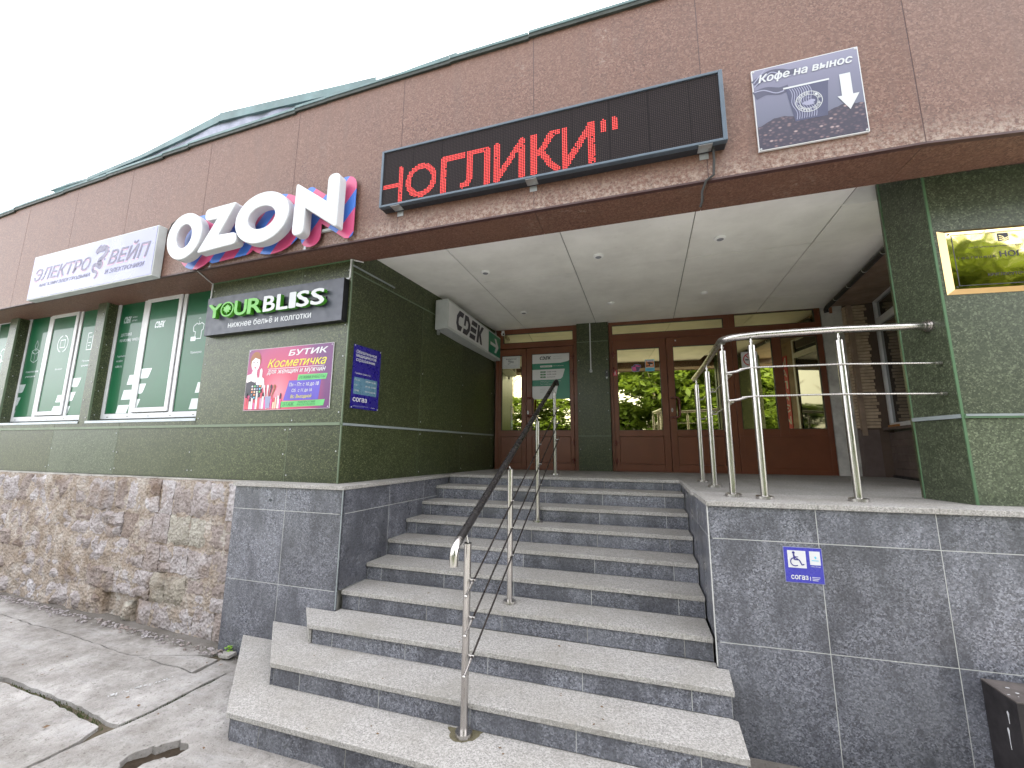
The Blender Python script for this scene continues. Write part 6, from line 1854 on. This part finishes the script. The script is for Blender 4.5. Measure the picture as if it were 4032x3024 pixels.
# ------------------------------------------------------------------ trees across the road (seen mirrored in glass, brass and steel)
def crown_mesh(seed, n=9000, leaf=.14, light=False):
    random.seed(seed)
    mb = MB(); clumps = []
    for i in range(70):
        a = random.uniform(0, 6.28); h = random.random(); r = 2.2 * math.sqrt(random.random()) * (1.05 - .75 * abs(h - .35))
        clumps.append((r * math.cos(a), r * math.sin(a), .3 + h * 6.3, random.uniform(.35, .85)))
    for i in range(n):
        c = random.choice(clumps)
        d = Vector((random.gauss(0, 1), random.gauss(0, 1), random.gauss(0, 1))).normalized() * c[3] * random.uniform(.55, 1.0)
        p = Vector(c[:3]) + Vector((d.x, d.y, d.z * .7))
        u = Vector((random.gauss(0, 1), random.gauss(0, 1), random.gauss(0, .5))).normalized(); v = u.cross(Vector((random.gauss(0, .5), random.gauss(0, .5), 1))).normalized()
        s_ = leaf * random.uniform(.6, 1.3)
        mb.poly([p - u * s_, p - v * s_ * .55, p + u * s_, p + v * s_ * .55])
    me = bpy.data.meshes.new('crown'); me.from_pydata([tuple(v) for v in mb.v], [], mb.f)
    me.materials.append(MATS['leaves_light' if light else 'leaves']); return me
def trunk_mesh(seed):
    random.seed(seed)
    mb = MB(); p = Vector((0, 0, -.3)); path = [p.copy()]
    for i in range(8): p = p + Vector((random.uniform(-.14, .14), random.uniform(-.14, .14), .8)); path.append(p.copy())
    mb.tube(path, [.15 - .014 * i for i in range(9)], 8)
    for i in range(2, 8):
        for q in range(2):
            a = random.uniform(0, 6.28); b = path[i] + Vector((math.cos(a) * 1.1, math.sin(a) * 1.1, random.uniform(.5, 1.0)))
            mb.tube([path[i], (path[i] + b) / 2 + Vector((0, 0, -.06)), b], [.055, .035, .015], 6)
    me = bpy.data.meshes.new('trunk'); me.from_pydata([tuple(v) for v in mb.v], [], mb.f)
    me.materials.append(MATS['bark']); return me
CR = [crown_mesh(1), crown_mesh(2, light=True), crown_mesh(3)]; TR = [trunk_mesh(4), trunk_mesh(5)]
random.seed(17)
k = 0
for row, (yy, n_, sp, x00) in enumerate(((-15.0, 15, 2.5, -15.0), (-19.0, 7, 2.9, 4.0))):
    for i in range(n_):
        x = x00 + i * sp + random.uniform(-.6, .6); y = yy + random.uniform(-.7, .7)
        z = -1.57 + max(0, -10 - y) * .10
        lab = '%s leafy tree in the %s row across the road, %s from the left' % (('green', 'pale green', 'dark green')[k % 3], ('front', 'back')[row], ('first', 'second', 'third', 'fourth', 'fifth', 'sixth', 'seventh', 'eighth', 'ninth', 'tenth', 'eleventh', 'twelfth', 'thirteenth', 'fourteenth', 'fifteenth')[i])
        t = thing('roadside_tree', (x, y, z), lab, 'tree', 'trees on the bank across the road')
        o = bpy.data.objects.new('crown', CR[k % 3]); COL.objects.link(o); o.parent = t; o.rotation_euler.z = random.uniform(0, 6.28)
        s_ = random.uniform(.9, 1.1) * (.64 if x < 4 else 1.35 if row == 0 else 1.7); o.scale = (max(s_, 1.1), max(s_, 1.1), s_)
        o = bpy.data.objects.new('trunk', TR[k % 2]); COL.objects.link(o); o.parent = t; o.rotation_euler.z = random.uniform(0, 6.28)
        k += 1
# bushes filling the foot of the bank
mb = MB(); random.seed(23)
for i in range(16000):
    x = random.uniform(-16, 20); y = random.uniform(-13.2, -10.6)
    h = 1.0 + 1.3 * noise.noise(Vector((x * .6, y * .6, 2)))
    if h < .2: continue
    p = Vector((x, y, -1.5 + max(0, -10 - y) * .1 + random.random() * h * 1.25)); s_ = random.uniform(.05, .13)
    u = Vector((random.gauss(0, 1), random.gauss(0, 1), random.gauss(0, .6))).normalized(); v = u.orthogonal().normalized()
    mb.poly([p - u * s_, p - v * s_ * .6, p + u * s_, p + v * s_ * .6])
mb.build('undergrowth', 'leaves_light', kind='stuff', label='dense low bushes at the foot of the wooded bank across the road')
